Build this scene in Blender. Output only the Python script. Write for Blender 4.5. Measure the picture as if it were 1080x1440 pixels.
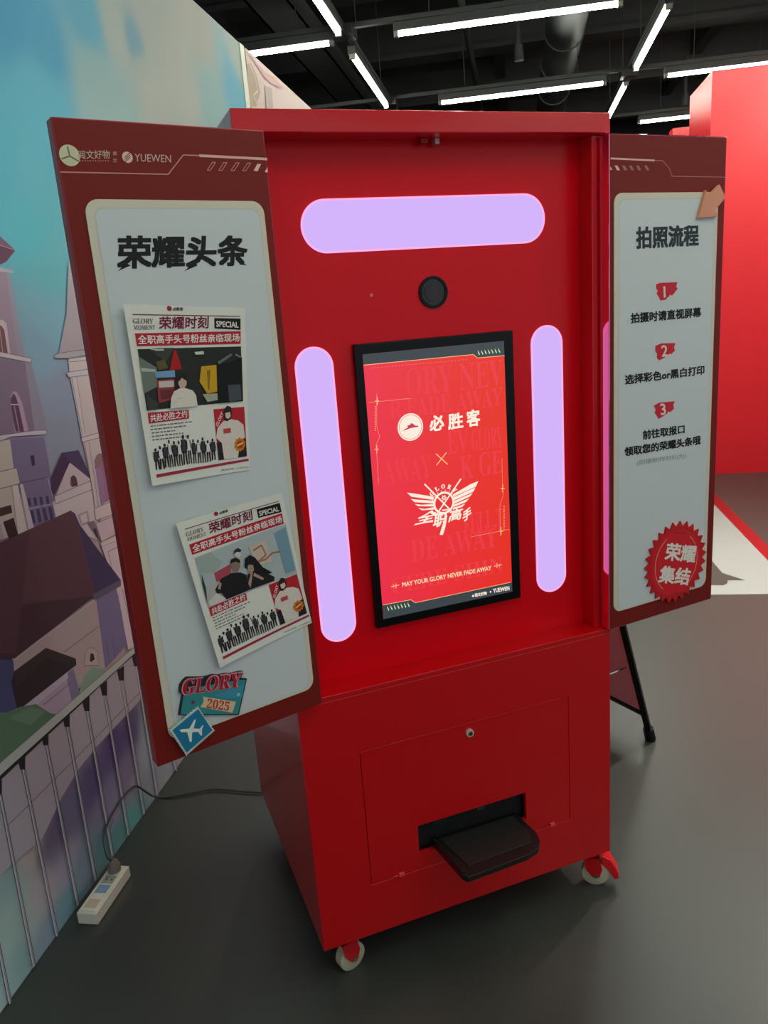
import bpy, bmesh, math, random
import numpy as np
from mathutils import Matrix, Vector
random.seed(4)
for o in list(bpy.data.objects): bpy.data.objects.remove(o)
C = bpy.context.scene.collection
sc = bpy.context.scene
V = lambda *a: np.array(a, float)

# ------------------------------------------------------------------ camera
F_PX = 1101.6
YAW, PITCH, ROLL = .3433, .2551, -.0755
CAM = V(-.3068, -1.50504, 1.56316)
_cy, _sy = math.cos(YAW), math.sin(YAW)
_fw = V(_sy*math.cos(PITCH), _cy*math.cos(PITCH), -math.sin(PITCH))
_r0 = V(_cy, -_sy, 0); _u0 = np.cross(_r0, _fw)
_c, _s = math.cos(ROLL), math.sin(ROLL)
_r = _c*_r0 + _s*_u0; _u = -_s*_r0 + _c*_u0
cam = bpy.data.cameras.new('camera'); camo = bpy.data.objects.new('camera', cam); C.objects.link(camo)
cam.sensor_fit = 'VERTICAL'; cam.sensor_height = 24; cam.sensor_width = 18
cam.lens = F_PX/1440*24; cam.clip_start = .02; cam.clip_end = 200
Mx = Matrix(((_r[0], _u[0], -_fw[0], CAM[0]), (_r[1], _u[1], -_fw[1], CAM[1]), (_r[2], _u[2], -_fw[2], CAM[2]), (0, 0, 0, 1)))
camo.matrix_world = Mx; sc.camera = camo

# ------------------------------------------------------------------ world, exposure, lamps
W = bpy.data.worlds.new('world'); sc.world = W; W.use_nodes = True
W.node_tree.nodes['Background'].inputs[0].default_value = (.86, .93, 1, 1)
W.node_tree.nodes['Background'].inputs[1].default_value = .72
sc.view_settings.view_transform = 'Standard'; sc.view_settings.look = 'None'
sc.view_settings.exposure = 0.0; sc.view_settings.gamma = 1; sc.view_settings.use_curve_mapping = False
TUBE = 50.0
# room axes: M runs along the mural, Cc across the room
A0 = V(-.7397, .2715, 0); AM = V(.5, .8660254, 0); AC = V(.8660254, -.5, 0)
def RM(m, c, z=0): return A0 + AM*m + AC*c + V(0, 0, z)
def spot(name, m, c, z, tm, tc, tz, power, size, blend, col=(1, .95, .88)):
    l = bpy.data.lights.new(name, 'SPOT'); l.energy = power; l.spot_size = math.radians(size); l.spot_blend = blend
    l.color = col; l.shadow_soft_size = .06
    o = bpy.data.objects.new(name, l); C.objects.link(o)
    p = RM(m, c, z); t = RM(tm, tc, tz); d = Vector(t-p)
    o.location = p; o.rotation_euler = d.to_track_quat('-Z', 'Y').to_euler(); return o
spot('wall_washer', 3.6, 4.2, 3.25, 5.5, 3.6, 2.2, 90, 80, .9)
spot('floor_spot', 2.6, 2.9, 3.25, 2.6, 2.5, 0, 540, 84, 1)

# ------------------------------------------------------------------ helpers
def lin(c):
    return tuple(((x/255)/12.92 if x/255 <= .04045 else ((x/255+.055)/1.055)**2.4) for x in c)
_mats = {}
def mat(rgb, rough=.5, metal=0, coat=0, emit=0, k=1, noise=0, spec=.5, bump=0, trans=0):
    key = (rgb, rough, metal, coat, emit, k, noise, spec, bump, trans)
    if key in _mats: return _mats[key]
    m = bpy.data.materials.new('material'); m.use_nodes = True
    nt = m.node_tree; b = nt.nodes['Principled BSDF']
    c = [min(x*k, .95) for x in lin(rgb)]
    b.inputs['Base Color'].default_value = (*c, 1)
    b.inputs['Roughness'].default_value = rough; b.inputs['Metallic'].default_value = metal
    b.inputs['Coat Weight'].default_value = coat; b.inputs['Coat Roughness'].default_value = .06
    b.inputs['Specular IOR Level'].default_value = spec; b.inputs['Transmission Weight'].default_value = trans
    if emit:
        b.inputs['Base Color'].default_value = (.02, .02, .02, 1)
        b.inputs['Emission Color'].default_value = (*lin(rgb), 1); b.inputs['Emission Strength'].default_value = emit
    if noise or bump:
        tc = nt.nodes.new('ShaderNodeTexCoord'); nz = nt.nodes.new('ShaderNodeTexNoise')
        nz.inputs['Scale'].default_value = 3.0; nz.inputs['Detail'].default_value = 6
        nt.links.new(tc.outputs['Object'], nz.inputs['Vector'])
        if noise:
            mr = nt.nodes.new('ShaderNodeMapRange'); mr.inputs[3].default_value = 1-noise; mr.inputs[4].default_value = 1+noise
            mx = nt.nodes.new('ShaderNodeVectorMath'); mx.operation = 'SCALE'
            mx.inputs[0].default_value = c[:3]
            nt.links.new(nz.outputs['Fac'], mr.inputs[0]); nt.links.new(mr.outputs[0], mx.inputs['Scale'])
            nt.links.new(mx.outputs[0], b.inputs['Base Color'])
        if bump:
            n2 = nt.nodes.new('ShaderNodeTexNoise'); n2.inputs['Scale'].default_value = 260
            nt.links.new(tc.outputs['Object'], n2.inputs['Vector'])
            bp = nt.nodes.new('ShaderNodeBump'); bp.inputs['Strength'].default_value = bump; bp.inputs['Distance'].default_value = .001
            nt.links.new(n2.outputs['Fac'], bp.inputs['Height']); nt.links.new(bp.outputs[0], b.inputs['Normal'])
    _mats[key] = m; return m
def vcol_mat(k=1, rough=.6, emit=0):
    m = bpy.data.materials.new('printed_gradient'); m.use_nodes = True
    nt = m.node_tree; b = nt.nodes['Principled BSDF']; a = nt.nodes.new('ShaderNodeAttribute'); a.attribute_name = 'ink'
    b.inputs['Roughness'].default_value = rough; b.inputs['Specular IOR Level'].default_value = .25
    if emit:
        b.inputs['Base Color'].default_value = (.02, .02, .02, 1)
        nt.links.new(a.outputs['Color'], b.inputs['Emission Color']); b.inputs['Emission Strength'].default_value = emit
    else: nt.links.new(a.outputs['Color'], b.inputs['Base Color'])
    return m

def ray(x, y): return _r*(x-540)/F_PX + _u*(720-y)/F_PX + _fw
class Surf:                                           # a real flat surface: origin at floor level, horizontal axis, outward normal
    def __init__(s, o, ax, n): s.o = V(*o); s.ax = V(*ax)/np.linalg.norm(ax); s.n = V(*n)/np.linalg.norm(n)
    def P(s, u, v, off=0): return s.o + s.ax*u + V(0, 0, v) + s.n*off
    def px(s, x, y, off=0):                           # measured photograph point -> metres on this surface
        o = s.o + s.n*off; d = ray(x, y); t = ((o-CAM)@s.n)/(d@s.n); p = CAM+t*d
        return ((p-s.o)@s.ax, p[2])
class Sheet:                                          # curled paper: bilinear patch on a Surf
    def __init__(s, surf, bl, br, tl, tr, lift): s.f = surf; s.c = [np.array(q) for q in (bl, br, tl, tr)]; s.l = lift
    def P(s, u, v, off=0):
        a, b, c, d = s.c; q = a*(1-u)*(1-v)+b*u*(1-v)+c*(1-u)*v+d*u*v
        return s.f.P(q[0], q[1], s.l(u, v)+off)
    def st(s, x, y):
        t = np.array(s.f.px(x, y)); u, v = .5, .5
        for _ in range(12):
            a, b, c, d = s.c
            q = a*(1-u)*(1-v)+b*u*(1-v)+c*(1-u)*v+d*u*v - t
            du = (b-a)*(1-v)+(d-c)*v; dv = (c-a)*(1-u)+(d-b)*u
            r = np.linalg.solve(np.array([du, dv]).T, -q); u += r[0]; v += r[1]
        return (u, v)

_tx = {}
def glyphs(s, bold=0, res=2):
    k = (s, bold, res)
    if k not in _tx:
        c = bpy.data.curves.new('t', 'FONT'); c.body = s; c.offset = bold; c.resolution_u = res
        o = bpy.data.objects.new('t', c); C.objects.link(o); bpy.context.view_layer.update()
        m = bpy.data.meshes.new_from_object(o.evaluated_get(bpy.context.evaluated_depsgraph_get()))
        v = np.array([(p.co.x, p.co.y) for p in m.vertices]); f = [tuple(p.vertices) for p in m.polygons]
        bpy.data.objects.remove(o); bpy.data.curves.remove(c); bpy.data.meshes.remove(m)
        v = v - v.min(0); v = v/v.max(0); _tx[k] = (v, f)
    return _tx[k]

WL = {}
class MB:
    def __init__(s): s.v = []; s.f = []; s.m = []; s.ms = []
    def mi(s, m):
        if m not in s.ms: s.ms.append(m)
        return s.ms.index(m)
    def add(s, vs, fs, m):
        b = len(s.v); s.v += [tuple(p) for p in vs]; i = s.mi(m)
        for f in fs: s.f.append(tuple(b+k for k in f)); s.m.append(i)
        return s
    def poly(s, S, pts, m, off=0): return s.add([S.P(u, v, off) for u, v in pts], [tuple(range(len(pts)))], m)
    def prism(s, S, pts, m, o0, o1):
        n = len(pts); vs = [S.P(u, v, o0) for u, v in pts]+[S.P(u, v, o1) for u, v in pts]
        return s.add(vs, [tuple(range(n))[::-1], tuple(range(n, 2*n))]+[(i, (i+1) % n, n+(i+1) % n, n+i) for i in range(n)], m)
    def ring(s, S, outer, inner, m, o0, o1):          # extruded frame between two loops of equal length
        n = len(outer); L = [outer, inner]
        vs = [S.P(*p, o1) for p in outer]+[S.P(*p, o1) for p in inner]+[S.P(*p, o0) for p in outer]+[S.P(*p, o0) for p in inner]
        fs = []
        for i in range(n):
            j = (i+1) % n
            fs += [(i, j, n+j, n+i), (2*n+i, 2*n+j, j, i), (n+i, n+j, 3*n+j, 3*n+i), (3*n+i, 3*n+j, 2*n+j, 2*n+i)]
        return s.add(vs, fs, m)
    def line(s, S, pts, w, m, off):
        for a, b in zip(pts[:-1], pts[1:]):
            a = np.array(a); b = np.array(b); d = b-a; l = np.linalg.norm(d)
            if l < 1e-6: continue
            n = np.array([-d[1], d[0]])/l*w/2; s.poly(S, [a-n, b-n, b+n, a+n], m, off)
        return s
    def disc(s, S, c, r, m, off, n=32): return s.poly(S, circ(c, r, n), m, off)
    def box(s, a, b, m):
        (x0, y0, z0), (x1, y1, z1) = a, b
        vs = [(x0, y0, z0), (x1, y0, z0), (x1, y1, z0), (x0, y1, z0), (x0, y0, z1), (x1, y0, z1), (x1, y1, z1), (x0, y1, z1)]
        return s.add(vs, [(0, 3, 2, 1), (4, 5, 6, 7), (0, 1, 5, 4), (1, 2, 6, 5), (2, 3, 7, 6), (3, 0, 4, 7)], m)
    def rbox(s, m0, m1, c0, c1, z0, z1, m):           # box along the room axes
        vs = [RM(a, b, z) for z in (z0, z1) for a, b in ((m0, c0), (m0, c1), (m1, c1), (m1, c0))]
        return s.add(vs, [(0, 1, 2, 3), (7, 6, 5, 4), (0, 4, 5, 1), (1, 5, 6, 2), (2, 6, 7, 3), (3, 7, 4, 0)], m)
    def tube(s, pts, r, m, n=10, cap=True):
        pts = [V(*p) for p in pts]; rings = []; rr = r if isinstance(r, (list, tuple)) else [r]*len(pts)
        for i, p in enumerate(pts):
            t = pts[min(i+1, len(pts)-1)]-pts[max(i-1, 0)]; t = t/np.linalg.norm(t)
            up = V(0, 0, 1) if abs(t[2]) < .95 else V(1, 0, 0)
            a = np.cross(t, up); a /= np.linalg.norm(a); b = np.cross(a, t)
            rings.append([p+rr[i]*(math.cos(2*math.pi*k/n)*a+math.sin(2*math.pi*k/n)*b) for k in range(n)])
        vs = [q for g in rings for q in g]; fs = []
        for i in range(len(pts)-1):
            for k in range(n):
                j = (k+1) % n; fs.append((i*n+k, i*n+j, (i+1)*n+j, (i+1)*n+k))
        if cap: fs += [tuple(range(n))[::-1], tuple((len(pts)-1)*n+k for k in range(n))]
        return s.add(vs, fs, m)
    def text(s, S, t, bl, br, tl, m, off, bold=0, res=2):
        v, f = glyphs(t, 0, res); bl = np.array(bl); e = np.array(br)-bl; g = np.array(tl)-bl
        if not bold: return s.add([S.P(*(bl+e*x+g*y), off) for x, y in v], f, m)
        bx = bold*np.linalg.norm(g)/np.linalg.norm(e); n = 8   # heavier strokes: the outline stamped around a small square
        for k in range(n):
            ex, ey = ((1, 1), (1, -1), (-1, 1), (-1, -1), (1, 0), (-1, 0), (0, 1), (0, -1))[k]; dx, dy = bx*ex, bold*.8*ey
            s.add([S.P(*(bl+e*(bx+x*(1-2*bx)+dx)+g*(bold*.8+y*(1-1.6*bold)+dy)), off+k*.00002) for x, y in v], f, m)
        return s
    def build(s, name, parent=None, bevel=0, smooth=False, kind=None, at=None):
        vs = np.array(s.v)
        if at is not None: c = V(*at)
        else:
            lo, hi = vs.min(0), vs.max(0); c = (lo+hi)/2
            if parent is None: c[2] = lo[2]
        me = bpy.data.meshes.new(name); me.from_pydata([tuple(p-c) for p in vs], [], s.f)
        for m in s.ms: me.materials.append(m)
        me.polygons.foreach_set('material_index', s.m)
        if smooth: me.polygons.foreach_set('use_smooth', [True]*len(s.f))
        me.update()
        o = bpy.data.objects.new(name, me); C.objects.link(o); WL[o.name] = c
        if parent is not None: o.parent = parent; o.location = c-WL[parent.name]
        else: o.location = c
        if bevel:
            bm = bmesh.new(); bm.from_mesh(me); bmesh.ops.recalc_face_normals(bm, faces=bm.faces); bm.to_mesh(me); bm.free()
            b = o.modifiers.new('bevel', 'BEVEL'); b.width = bevel; b.segments = 2; b.limit_method = 'ANGLE'; b.angle_limit = math.radians(40)
        if smooth:
            bm = bmesh.new(); bm.from_mesh(me); bmesh.ops.recalc_face_normals(bm, faces=bm.faces)
            for e in bm.edges:
                if len(e.link_faces) == 2 and e.calc_face_angle() > math.radians(40): e.smooth = False
            bm.to_mesh(me); bm.free()
        if kind: o['kind'] = kind
        return o
def circ(c, r, n=32, ry=None, ph=0):
    ry = ry or r
    return [(c[0]+r*math.cos(2*math.pi*k/n+ph), c[1]+ry*math.sin(2*math.pi*k/n+ph)) for k in range(n)]
def rrect(u0, v0, u1, v1, r, n=8):
    out = []
    for cx, cy, a in ((u1-r, v0+r, -90), (u1-r, v1-r, 0), (u0+r, v1-r, 90), (u0+r, v0+r, 180)):
        for k in range(n+1):
            t = math.radians(a+90*k/n); out.append((cx+r*math.cos(t), cy+r*math.sin(t)))
    return out
def rect(u0, v0, u1, v1): return [(u0, v0), (u1, v0), (u1, v1), (u0, v1)]
def empty(name, loc, label, cat, group=None):
    o = bpy.data.objects.new(name, None); C.objects.link(o); o.location = loc; o.empty_display_size = .1
    WL[o.name] = V(*loc); o['label'] = label; o['category'] = cat
    if group: o['group'] = group
    return o
def tag(o, label, cat, group=None, kind=None):
    o['label'] = label; o['category'] = cat
    if group: o['group'] = group
    if kind: o['kind'] = kind
    return o
def lab(o, t): o['label'] = t; return o

# ------------------------------------------------------------------ shared materials
RED = mat((205, 8, 18), .24, coat=.35, spec=.4)
REDP = mat((224, 5, 24), .22, spec=.22)
BLACK = mat((9, 9, 10), .45, spec=.25); DARKP = mat((26, 26, 28), .55)
CHROME = mat((200, 195, 180), .2, metal=1)
BROWN = mat((120, 26, 19), .5, noise=.04, spec=.22)
def pr(r, g, b, k=1.0, rough=.6): return mat((r, g, b), rough, k=k, spec=.3)

# ================================================================== STRUCTURE
b = MB(); fl = mat((68, 72, 68), .32, noise=.05, spec=.5, bump=.05)
b.rbox(-8, 14, -5, 12, -.1, 0, fl); b.build('floor', kind='structure')
ce = mat((30, 31, 30), .8, noise=.1)
b = MB(); b.rbox(-8, 14, -5, 12, 4.6, 4.7, ce); CE = b.build('ceiling', kind='structure')
dk = mat((34, 35, 36), .8, noise=.1)
b = MB(); b.rbox(13.9, 14, -5, 12, 0, 4.6, dk); b.build('wall_far', kind='structure')
b = MB(); b.rbox(-8, 13.9, -5.1, -5, 0, 4.6, dk); b.build('wall_beyond', kind='structure')
# ceiling girders and services, joined to the ceiling as parts
gi = mat((44, 46, 45), .6, noise=.1)
for m0 in (1.2, 3.5, 5.7, 7.6, 9.6, 11.6):
    b = MB(); b.rbox(m0, m0+.16, -4.9, 11.9, 4.05, 4.6, gi); b.rbox(m0-.06, m0+.22, -4.9, 11.9, 4.0, 4.05, gi); b.build('girder', CE)
for c0 in (-1.6, 1.1, 3.4, 5.8):
    b = MB(); b.rbox(-7.9, 13.8, c0, c0+.12, 4.2, 4.6, gi); b.build('joist', CE)
b = MB(); b.tube([RM(-7, 1.75, 3.78), RM(13.5, 1.75, 3.78)], .17, mat((70, 73, 72), .4, metal=.6), 20)
for k in range(20): b.tube([RM(-6.5+k, 1.75, 3.78), RM(-6.47+k, 1.75, 3.78)], .18, mat((70, 73, 72), .4, metal=.6), 20)
b.build('air_duct', CE, smooth=True)
b = MB(); b.rbox(-7, 13.5, -.55, -.25, 3.7, 3.78, gi); b.rbox(-7, 13.5, -.55, -.53, 3.7, 3.86, gi); b.rbox(-7, 13.5, -.27, -.25, 3.7, 3.86, gi); b.build('cable_tray', CE)
for c0 in (.9, 4.0): b = MB(); b.tube([RM(-7, c0, 3.9), RM(13.5, c0, 3.9)], .03, gi, 8); b.build('sprinkler_pipe', CE, smooth=True)
for m0, c0 in ((3.6, 2.9), (6.2, 1.35), (8.8, 3.2)):
    b = MB(); b.tube([RM(m0, c0, 4.0), RM(m0, c0, 3.62)], .02, gi, 8); b.tube([RM(m0, c0, 3.62), RM(m0, c0, 3.5)], [.035, .04], mat((50, 52, 52), .5), 16); b.build('ceiling_fitting', CE, smooth=True)

# ---- the mural wall (left)
MU = Surf(A0, AM, AC)
MKF = lambda v: float(np.interp(v, [.2, .8, 1.5, 1.9, 2.3, 2.8], [2.0, 1.85, 1.55, 1.02, .72, .62]))      # print colour lightened low, darkened high, to offset the lamps' falloff
b = MB(); cream = pr(205, 208, 190, 1, .5)
b.rbox(-3.0, 2.70, -.1, 0, 0, 2.83, pr(150, 160, 165)); WALLL = b.build('wall_left', kind='structure')
b = MB(); b.rbox(2.70, 2.765, -.1, .004, 0, 2.83, cream); lab(b.build('end_trim', WALLL), 'pale edge trim of the printed wall')
grid = [  # (x, y, rgb) colours of the print, in photograph positions on this wall
 (0,0,(82,158,196)),(60,60,(88,166,200)),(120,20,(100,172,198)),(60,140,(110,185,205)),(140,120,(150,185,185)),(0,200,(108,182,200)),
 (160,40,(172,185,178)),(200,90,(172,182,172)),(150,160,(160,190,190)),(185,55,(120,160,180)),(195,70,(115,165,185)),(240,70,(178,182,172)),(290,60,(175,182,172)),(320,110,(105,178,205)),
 (335,140,(110,182,205)),(300,150,(150,185,185)),(310,90,(150,185,190)),(260,140,(178,186,178)),(220,150,(178,186,178)),(340,80,(175,190,180)),(270,10,(178,180,172)),(220,20,(172,180,175)),
 (40,250,(118,188,202)),(40,320,(112,188,202)),(70,380,(120,184,196)),(75,450,(124,178,200)),(60,500,(126,166,190)),(75,560,(136,156,182)),(80,620,(134,150,172)),(110,560,(136,156,182)),(0,600,(130,130,145)),
 (50,700,(150,140,155)),(0,900,(110,100,120)),(100,900,(160,148,145)),(160,880,(150,140,165)),(190,800,(185,170,180)),
 (0,1000,(100,115,105)),(60,1040,(160,152,150)),(110,1000,(165,158,152)),(160,960,(168,152,155)),(190,930,(168,150,160)),
 (20,1120,(155,150,152)),(50,1100,(155,145,148)),(40,1180,(158,150,148)),(10,1180,(150,150,148)),(0,1250,(125,155,155)),(20,1280,(140,165,160)),(40,1300,(145,165,162)),
 (0,1370,(145,170,170)),(25,1350,(120,155,155)),(60,1260,(155,150,155)),(70,1310,(120,140,155)),(95,1280,(95,135,145)),(90,1220,(140,138,155)),(120,1220,(110,125,140)),
 (140,1200,(80,120,125)),(165,1180,(75,130,130)),(190,1140,(80,145,140)),(220,1100,(120,130,140)),(235,1080,(130,140,148)),(215,1040,(135,150,160)),
 (80,1200,(110,110,130)),(75,1180,(90,85,108)),(100,1140,(98,98,125)),(130,1100,(80,72,110)),(160,1050,(78,66,108)),(185,1020,(78,68,105)),(150,1130,(112,110,135)),(175,1090,(110,105,130)),(190,1110,(135,130,145)),(160,1140,(125,122,142)),
 (205,1010,(130,145,155)),(300,300,(130,170,185)),(250,700,(160,160,170)),(300,900,(150,150,165))]
gp = np.array([MU.px(x, y) for x, y, _ in grid]); gxy = np.array([(x, y) for x, y, _ in grid], float); gc = np.array([lin(c) for *_, c in grid]); gc = np.clip(gc.mean(1)[:, None]+(gc-gc.mean(1)[:, None])*np.where(gxy[:, 1] < 450, 1.25, 1.0)[:, None], .004, 1)
def proj(P):
    d = P-CAM; z = d@_fw; return 540+F_PX*(d@_r)/z, 720-F_PX*(d@_u)/z
def colour_grid(S, u0, v0, u1, v1, nu, nv, fn, m, off):
    me = bpy.data.meshes.new('print'); vs = []; cs = []
    for j in range(nv+1):
        for i in range(nu+1):
            u = u0+(u1-u0)*i/nu; v = v0+(v1-v0)*j/nv
            vs.append(S.P(u, v, off)); cs.append(fn(u, v))
    fs = [(j*(nu+1)+i, j*(nu+1)+i+1, (j+1)*(nu+1)+i+1, (j+1)*(nu+1)+i) for j in range(nv) for i in range(nu)]
    c = np.mean(vs, axis=0)
    me.from_pydata([tuple(p-c) for p in vs], [], fs); a = me.color_attributes.new('ink', 'FLOAT_COLOR', 'POINT')
    a.data.foreach_set('color', np.array([(*q, 1) for q in cs], float).ravel()); me.materials.append(m); return me, c
def obj_from(me, c, name, parent):
    o = bpy.data.objects.new(name, me); C.objects.link(o); WL[o.name] = c; o.parent = parent; o.location = c-WL[parent.name]; return o
# blending widths shrink where the points lie close together (all in wall metres)
dmin = np.array([sorted(np.linalg.norm(gp-p, axis=1))[2] for p in gp])*.62+.02
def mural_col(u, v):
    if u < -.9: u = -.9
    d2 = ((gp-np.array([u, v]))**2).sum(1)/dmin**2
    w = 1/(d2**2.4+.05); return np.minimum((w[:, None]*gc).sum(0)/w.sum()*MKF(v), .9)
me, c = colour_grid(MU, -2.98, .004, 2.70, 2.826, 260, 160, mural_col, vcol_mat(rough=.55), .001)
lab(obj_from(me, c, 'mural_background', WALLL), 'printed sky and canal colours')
X = lambda pts: [MU.px(*p) for p in pts]
b = MB(); _o = [.0016]
def cool(c): return (round(c[0]*.95), round(c[1]*1.0), min(round(c[2]*1.06), 255))
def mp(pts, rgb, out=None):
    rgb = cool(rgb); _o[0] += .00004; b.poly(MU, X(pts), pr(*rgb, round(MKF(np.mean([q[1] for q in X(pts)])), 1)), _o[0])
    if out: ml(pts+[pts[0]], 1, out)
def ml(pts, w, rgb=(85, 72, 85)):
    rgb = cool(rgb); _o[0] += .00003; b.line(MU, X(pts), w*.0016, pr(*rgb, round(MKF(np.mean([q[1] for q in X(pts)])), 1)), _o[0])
# left bell tower
mp([(-60,300),(0,333),(21,352),(8,368),(0,372),(-60,372)], (112,72,92)); mp([(-60,300),(0,333),(21,352),(0,346),(-60,330)], (130,92,112)); ml([(-40,330),(0,345),(21,352)], 1, (190,160,175))
mp([(-60,370),(0,376),(18,381),(17,384),(0,382),(-60,378)], (195,180,185))
mp([(-60,380),(8,383),(24,500),(-60,495)], (160,138,150)); mp([(8,383),(12,384),(34,500),(24,500)], (158,150,160))
mp([(-30,450),(3,450),(8,455),(14,499),(-30,497)], (202,178,178)); mp([(-30,460),(1,458),(5,464),(10,497),(-30,495)], (118,80,84)); ml([(-2,458),(3,496)], 1.5, (190,165,165))
mp([(-60,503),(34,508),(48,608),(-60,614)], (132,114,130)); mp([(34,508),(43,509),(66,606),(48,608)], (144,138,152))
mp([(-60,492),(0,495),(44,504),(42,510),(0,502),(-60,500)], (205,188,186), (110,95,105))
mp([(14,556),(18,550),(23,552),(30,566),(39,606),(20,608)], (178,150,165)); mp([(14,562),(17,553),(21,557),(25,570),(33,607),(21,607),(15,575)], (98,64,88))
ml([(14,569),(25,569)], 2, (190,178,188)); ml([(19,571),(26,607)], 2.2, (170,145,160))
mp([(-60,616),(0,620),(14,618),(20,660),(26,690),(45,744),(24,752),(-60,775)], (192,182,166)); mp([(13,618),(61,615),(71,672),(80,730),(45,744),(28,684),(18,658)], (120,110,136))
mp([(-60,612),(0,612),(50,605),(64,605),(64,611),(16,614),(0,620),(-60,624)], (198,186,192), (110,100,112))
mp([(41,641),(47,640),(48,654),(44,656)], (62,52,66)); mp([(-60,680),(0,663),(22,658),(27,680),(0,687),(-60,705)], (196,188,172), (95,82,85))
mp([(15,683),(24,681),(38,748),(24,752)], (205,196,190), (105,92,98)); mp([(26,681),(31,680),(47,742),(39,747)], (196,186,192), (105,92,108))
mp([(-30,716),(0,714),(14,710),(16,721),(0,726),(-30,735)], (72,52,54)); mp([(3,734),(18,728),(24,752),(11,757)], (62,42,44)); mp([(-30,745),(0,737),(5,758),(-30,765)], (175,160,160))
ml([(28,679),(66,671)], 1, (95,85,105)); ml([(66,672),(80,728)], 1.5, (190,182,195))
for k in range(4):
    x = 37+8.5*k; mp([(x,701-k),(x+4,700-k),(x+6,711-k),(x+2,712-k)], (76,64,98))
    mp([(x+4,718-k*1.6),(x+8,717-k*1.6),(x+12,735-k*2),(x+8,737-k*2)], (72,62,92))
ml([(38,716),(75,708)], 2, (160,152,172))
# gabled house
mp([(72,706),(130,686),(139,760),(80,740)], (202,190,188)); mp([(96,650),(126,673),(129,690),(75,702)], (196,180,178))
mp([(84,637),(109,633),(122,661),(126,674),(96,650)], (76,64,94)); mp([(70,672),(86,637),(97,650),(75,697),(71,690)], (72,52,76)); ml([(70,672),(85,637)], 1.5, (100,105,115))
mp([(75,698),(127,676),(129,688),(76,709)], (200,190,196), (100,88,98)); mp([(97,680),(98,671),(102,668),(106,672),(108,683),(99,685)], (86,66,70)); mp([(97,680),(98,671),(100,684),(99,685)],(110,100,92))
mp([(107,724),(122,718),(125,735),(113,740)], (165,150,155)); mp([(111,725),(120,721),(122,733),(114,736)], (200,185,188)); mp([(120,735),(131,732),(140,762),(134,756)], (125,110,118)); mp([(129,744),(133,743),(138,760),(135,757)], (66,52,60))
# spire tower
mp([(95,370),(99,372),(125,500),(81,500),(92,440)], (178,166,168)); ml([(94,374),(92,440),(81,497)], 1.5, (100,122,128))
mp([(94,504),(125,500),(160,720),(150,760),(132,712),(119,640),(97,531)], (196,184,176))
mp([(74,500),(80,497),(128,490),(128,498),(93,504),(76,504)], (172,166,164), (92,92,96)); mp([(94,505),(128,500),(128,506),(97,509)], (205,196,196), (110,105,110)); mp([(91,524),(130,518),(130,526),(95,531)], (200,192,194), (105,98,105))
mp([(98,531),(106,530),(118,612),(113,614)], (205,196,190)); ml([(99,531),(114,612)], 1.2); ml([(106,530),(118,610)], 1)
mp([(112,616),(142,607),(143,614),(114,622)], (205,192,190), (110,95,100)); ml([(117,622),(132,714)], 1.2); ml([(123,621),(137,712)], 1)
mp([(131,648),(134,640),(139,637),(144,641),(156,700),(140,711)], (150,122,150)); mp([(131,648),(134,640),(139,637),(144,641),(146,652),(132,660)], (140,112,112)); mp([(140,650),(146,652),(156,700),(148,706)], (165,100,130))
mp([(131,715),(158,704),(162,722),(133,732)], (205,188,188), (110,92,98)); mp([(133,736),(162,724),(167,748),(141,762)], (196,178,176), (110,92,98)); mp([(139,763),(167,750),(169,758),(141,769)], (208,192,192), (105,90,95))
mp([(141,769),(169,758),(196,905),(178,914),(160,820)], (196,180,190)); ml([(150,776),(166,768),(169,790)], 1); ml([(150,776),(160,818)], 1); ml([(164,835),(178,914)], 1); ml([(170,828),(188,908)], 1.2)
# big roof and walls under it
mp([(15,926),(133,842),(147,938),(100,975),(0,1010)], (168,152,146)); mp([(133,842),(162,828),(177,906),(146,940)], (118,108,138)); ml([(147,898),(152,930)], 1, (70,58,84)); ml([(155,896),(161,926)], 1, (70,58,84))
mp([(-60,785),(0,762),(97,718),(107,740),(131,838),(60,890),(18,926),(-60,915)], (90,62,70)); mp([(-60,860),(131,838),(18,926),(-60,915)], (72,50,58)); mp([(-60,785),(0,762),(40,744),(20,920),(-60,915)], (82,56,64))
mp([(97,718),(103,722),(110,738),(168,816),(166,824),(131,838),(108,745)], (68,60,88)); ml([(98,719),(108,742),(131,836)], 2.5, (92,72,76)); mp([(128,836),(168,815),(168,824),(131,845)], (92,88,104)); ml([(16,930),(70,888),(131,843)], 3, (172,164,160)); ml([(88,917),(136,881)], 1.2)
mp([(116,936),(118,917),(123,911),(130,911),(135,918),(137,936)], (176,160,148), (110,95,90)); mp([(124,930),(125,919),(129,919),(131,927),(126,931)], (60,44,44))
mp([(-60,925),(0,928),(16,928),(22,1005),(-60,1010)], (70,72,104)); mp([(22,1000),(98,940),(108,975),(80,1010),(30,1020)], (166,148,158)); mp([(90,948),(101,940),(110,976),(98,985)], (125,112,135)); ml([(58,992),(96,961)], 1.2); mp([(24,995),(92,945),(94,953),(48,992)], (178,165,172))
mp([(13,960),(17,944),(62,911),(104,926),(105,935),(22,1000)], (50,43,45)); mp([(17,944),(62,911),(104,926),(95,934),(62,925),(20,965)], (58,50,48))
mp([(-60,1000),(6,1002),(25,994),(48,990),(68,1003),(86,1006),(60,1040),(-60,1110)], (86,114,88)); mp([(10,1010),(40,994),(62,1000),(40,1020)], (100,128,100)); mp([(108,975),(117,950),(128,938),(140,940),(148,945),(112,975)], (126,152,128))
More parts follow.
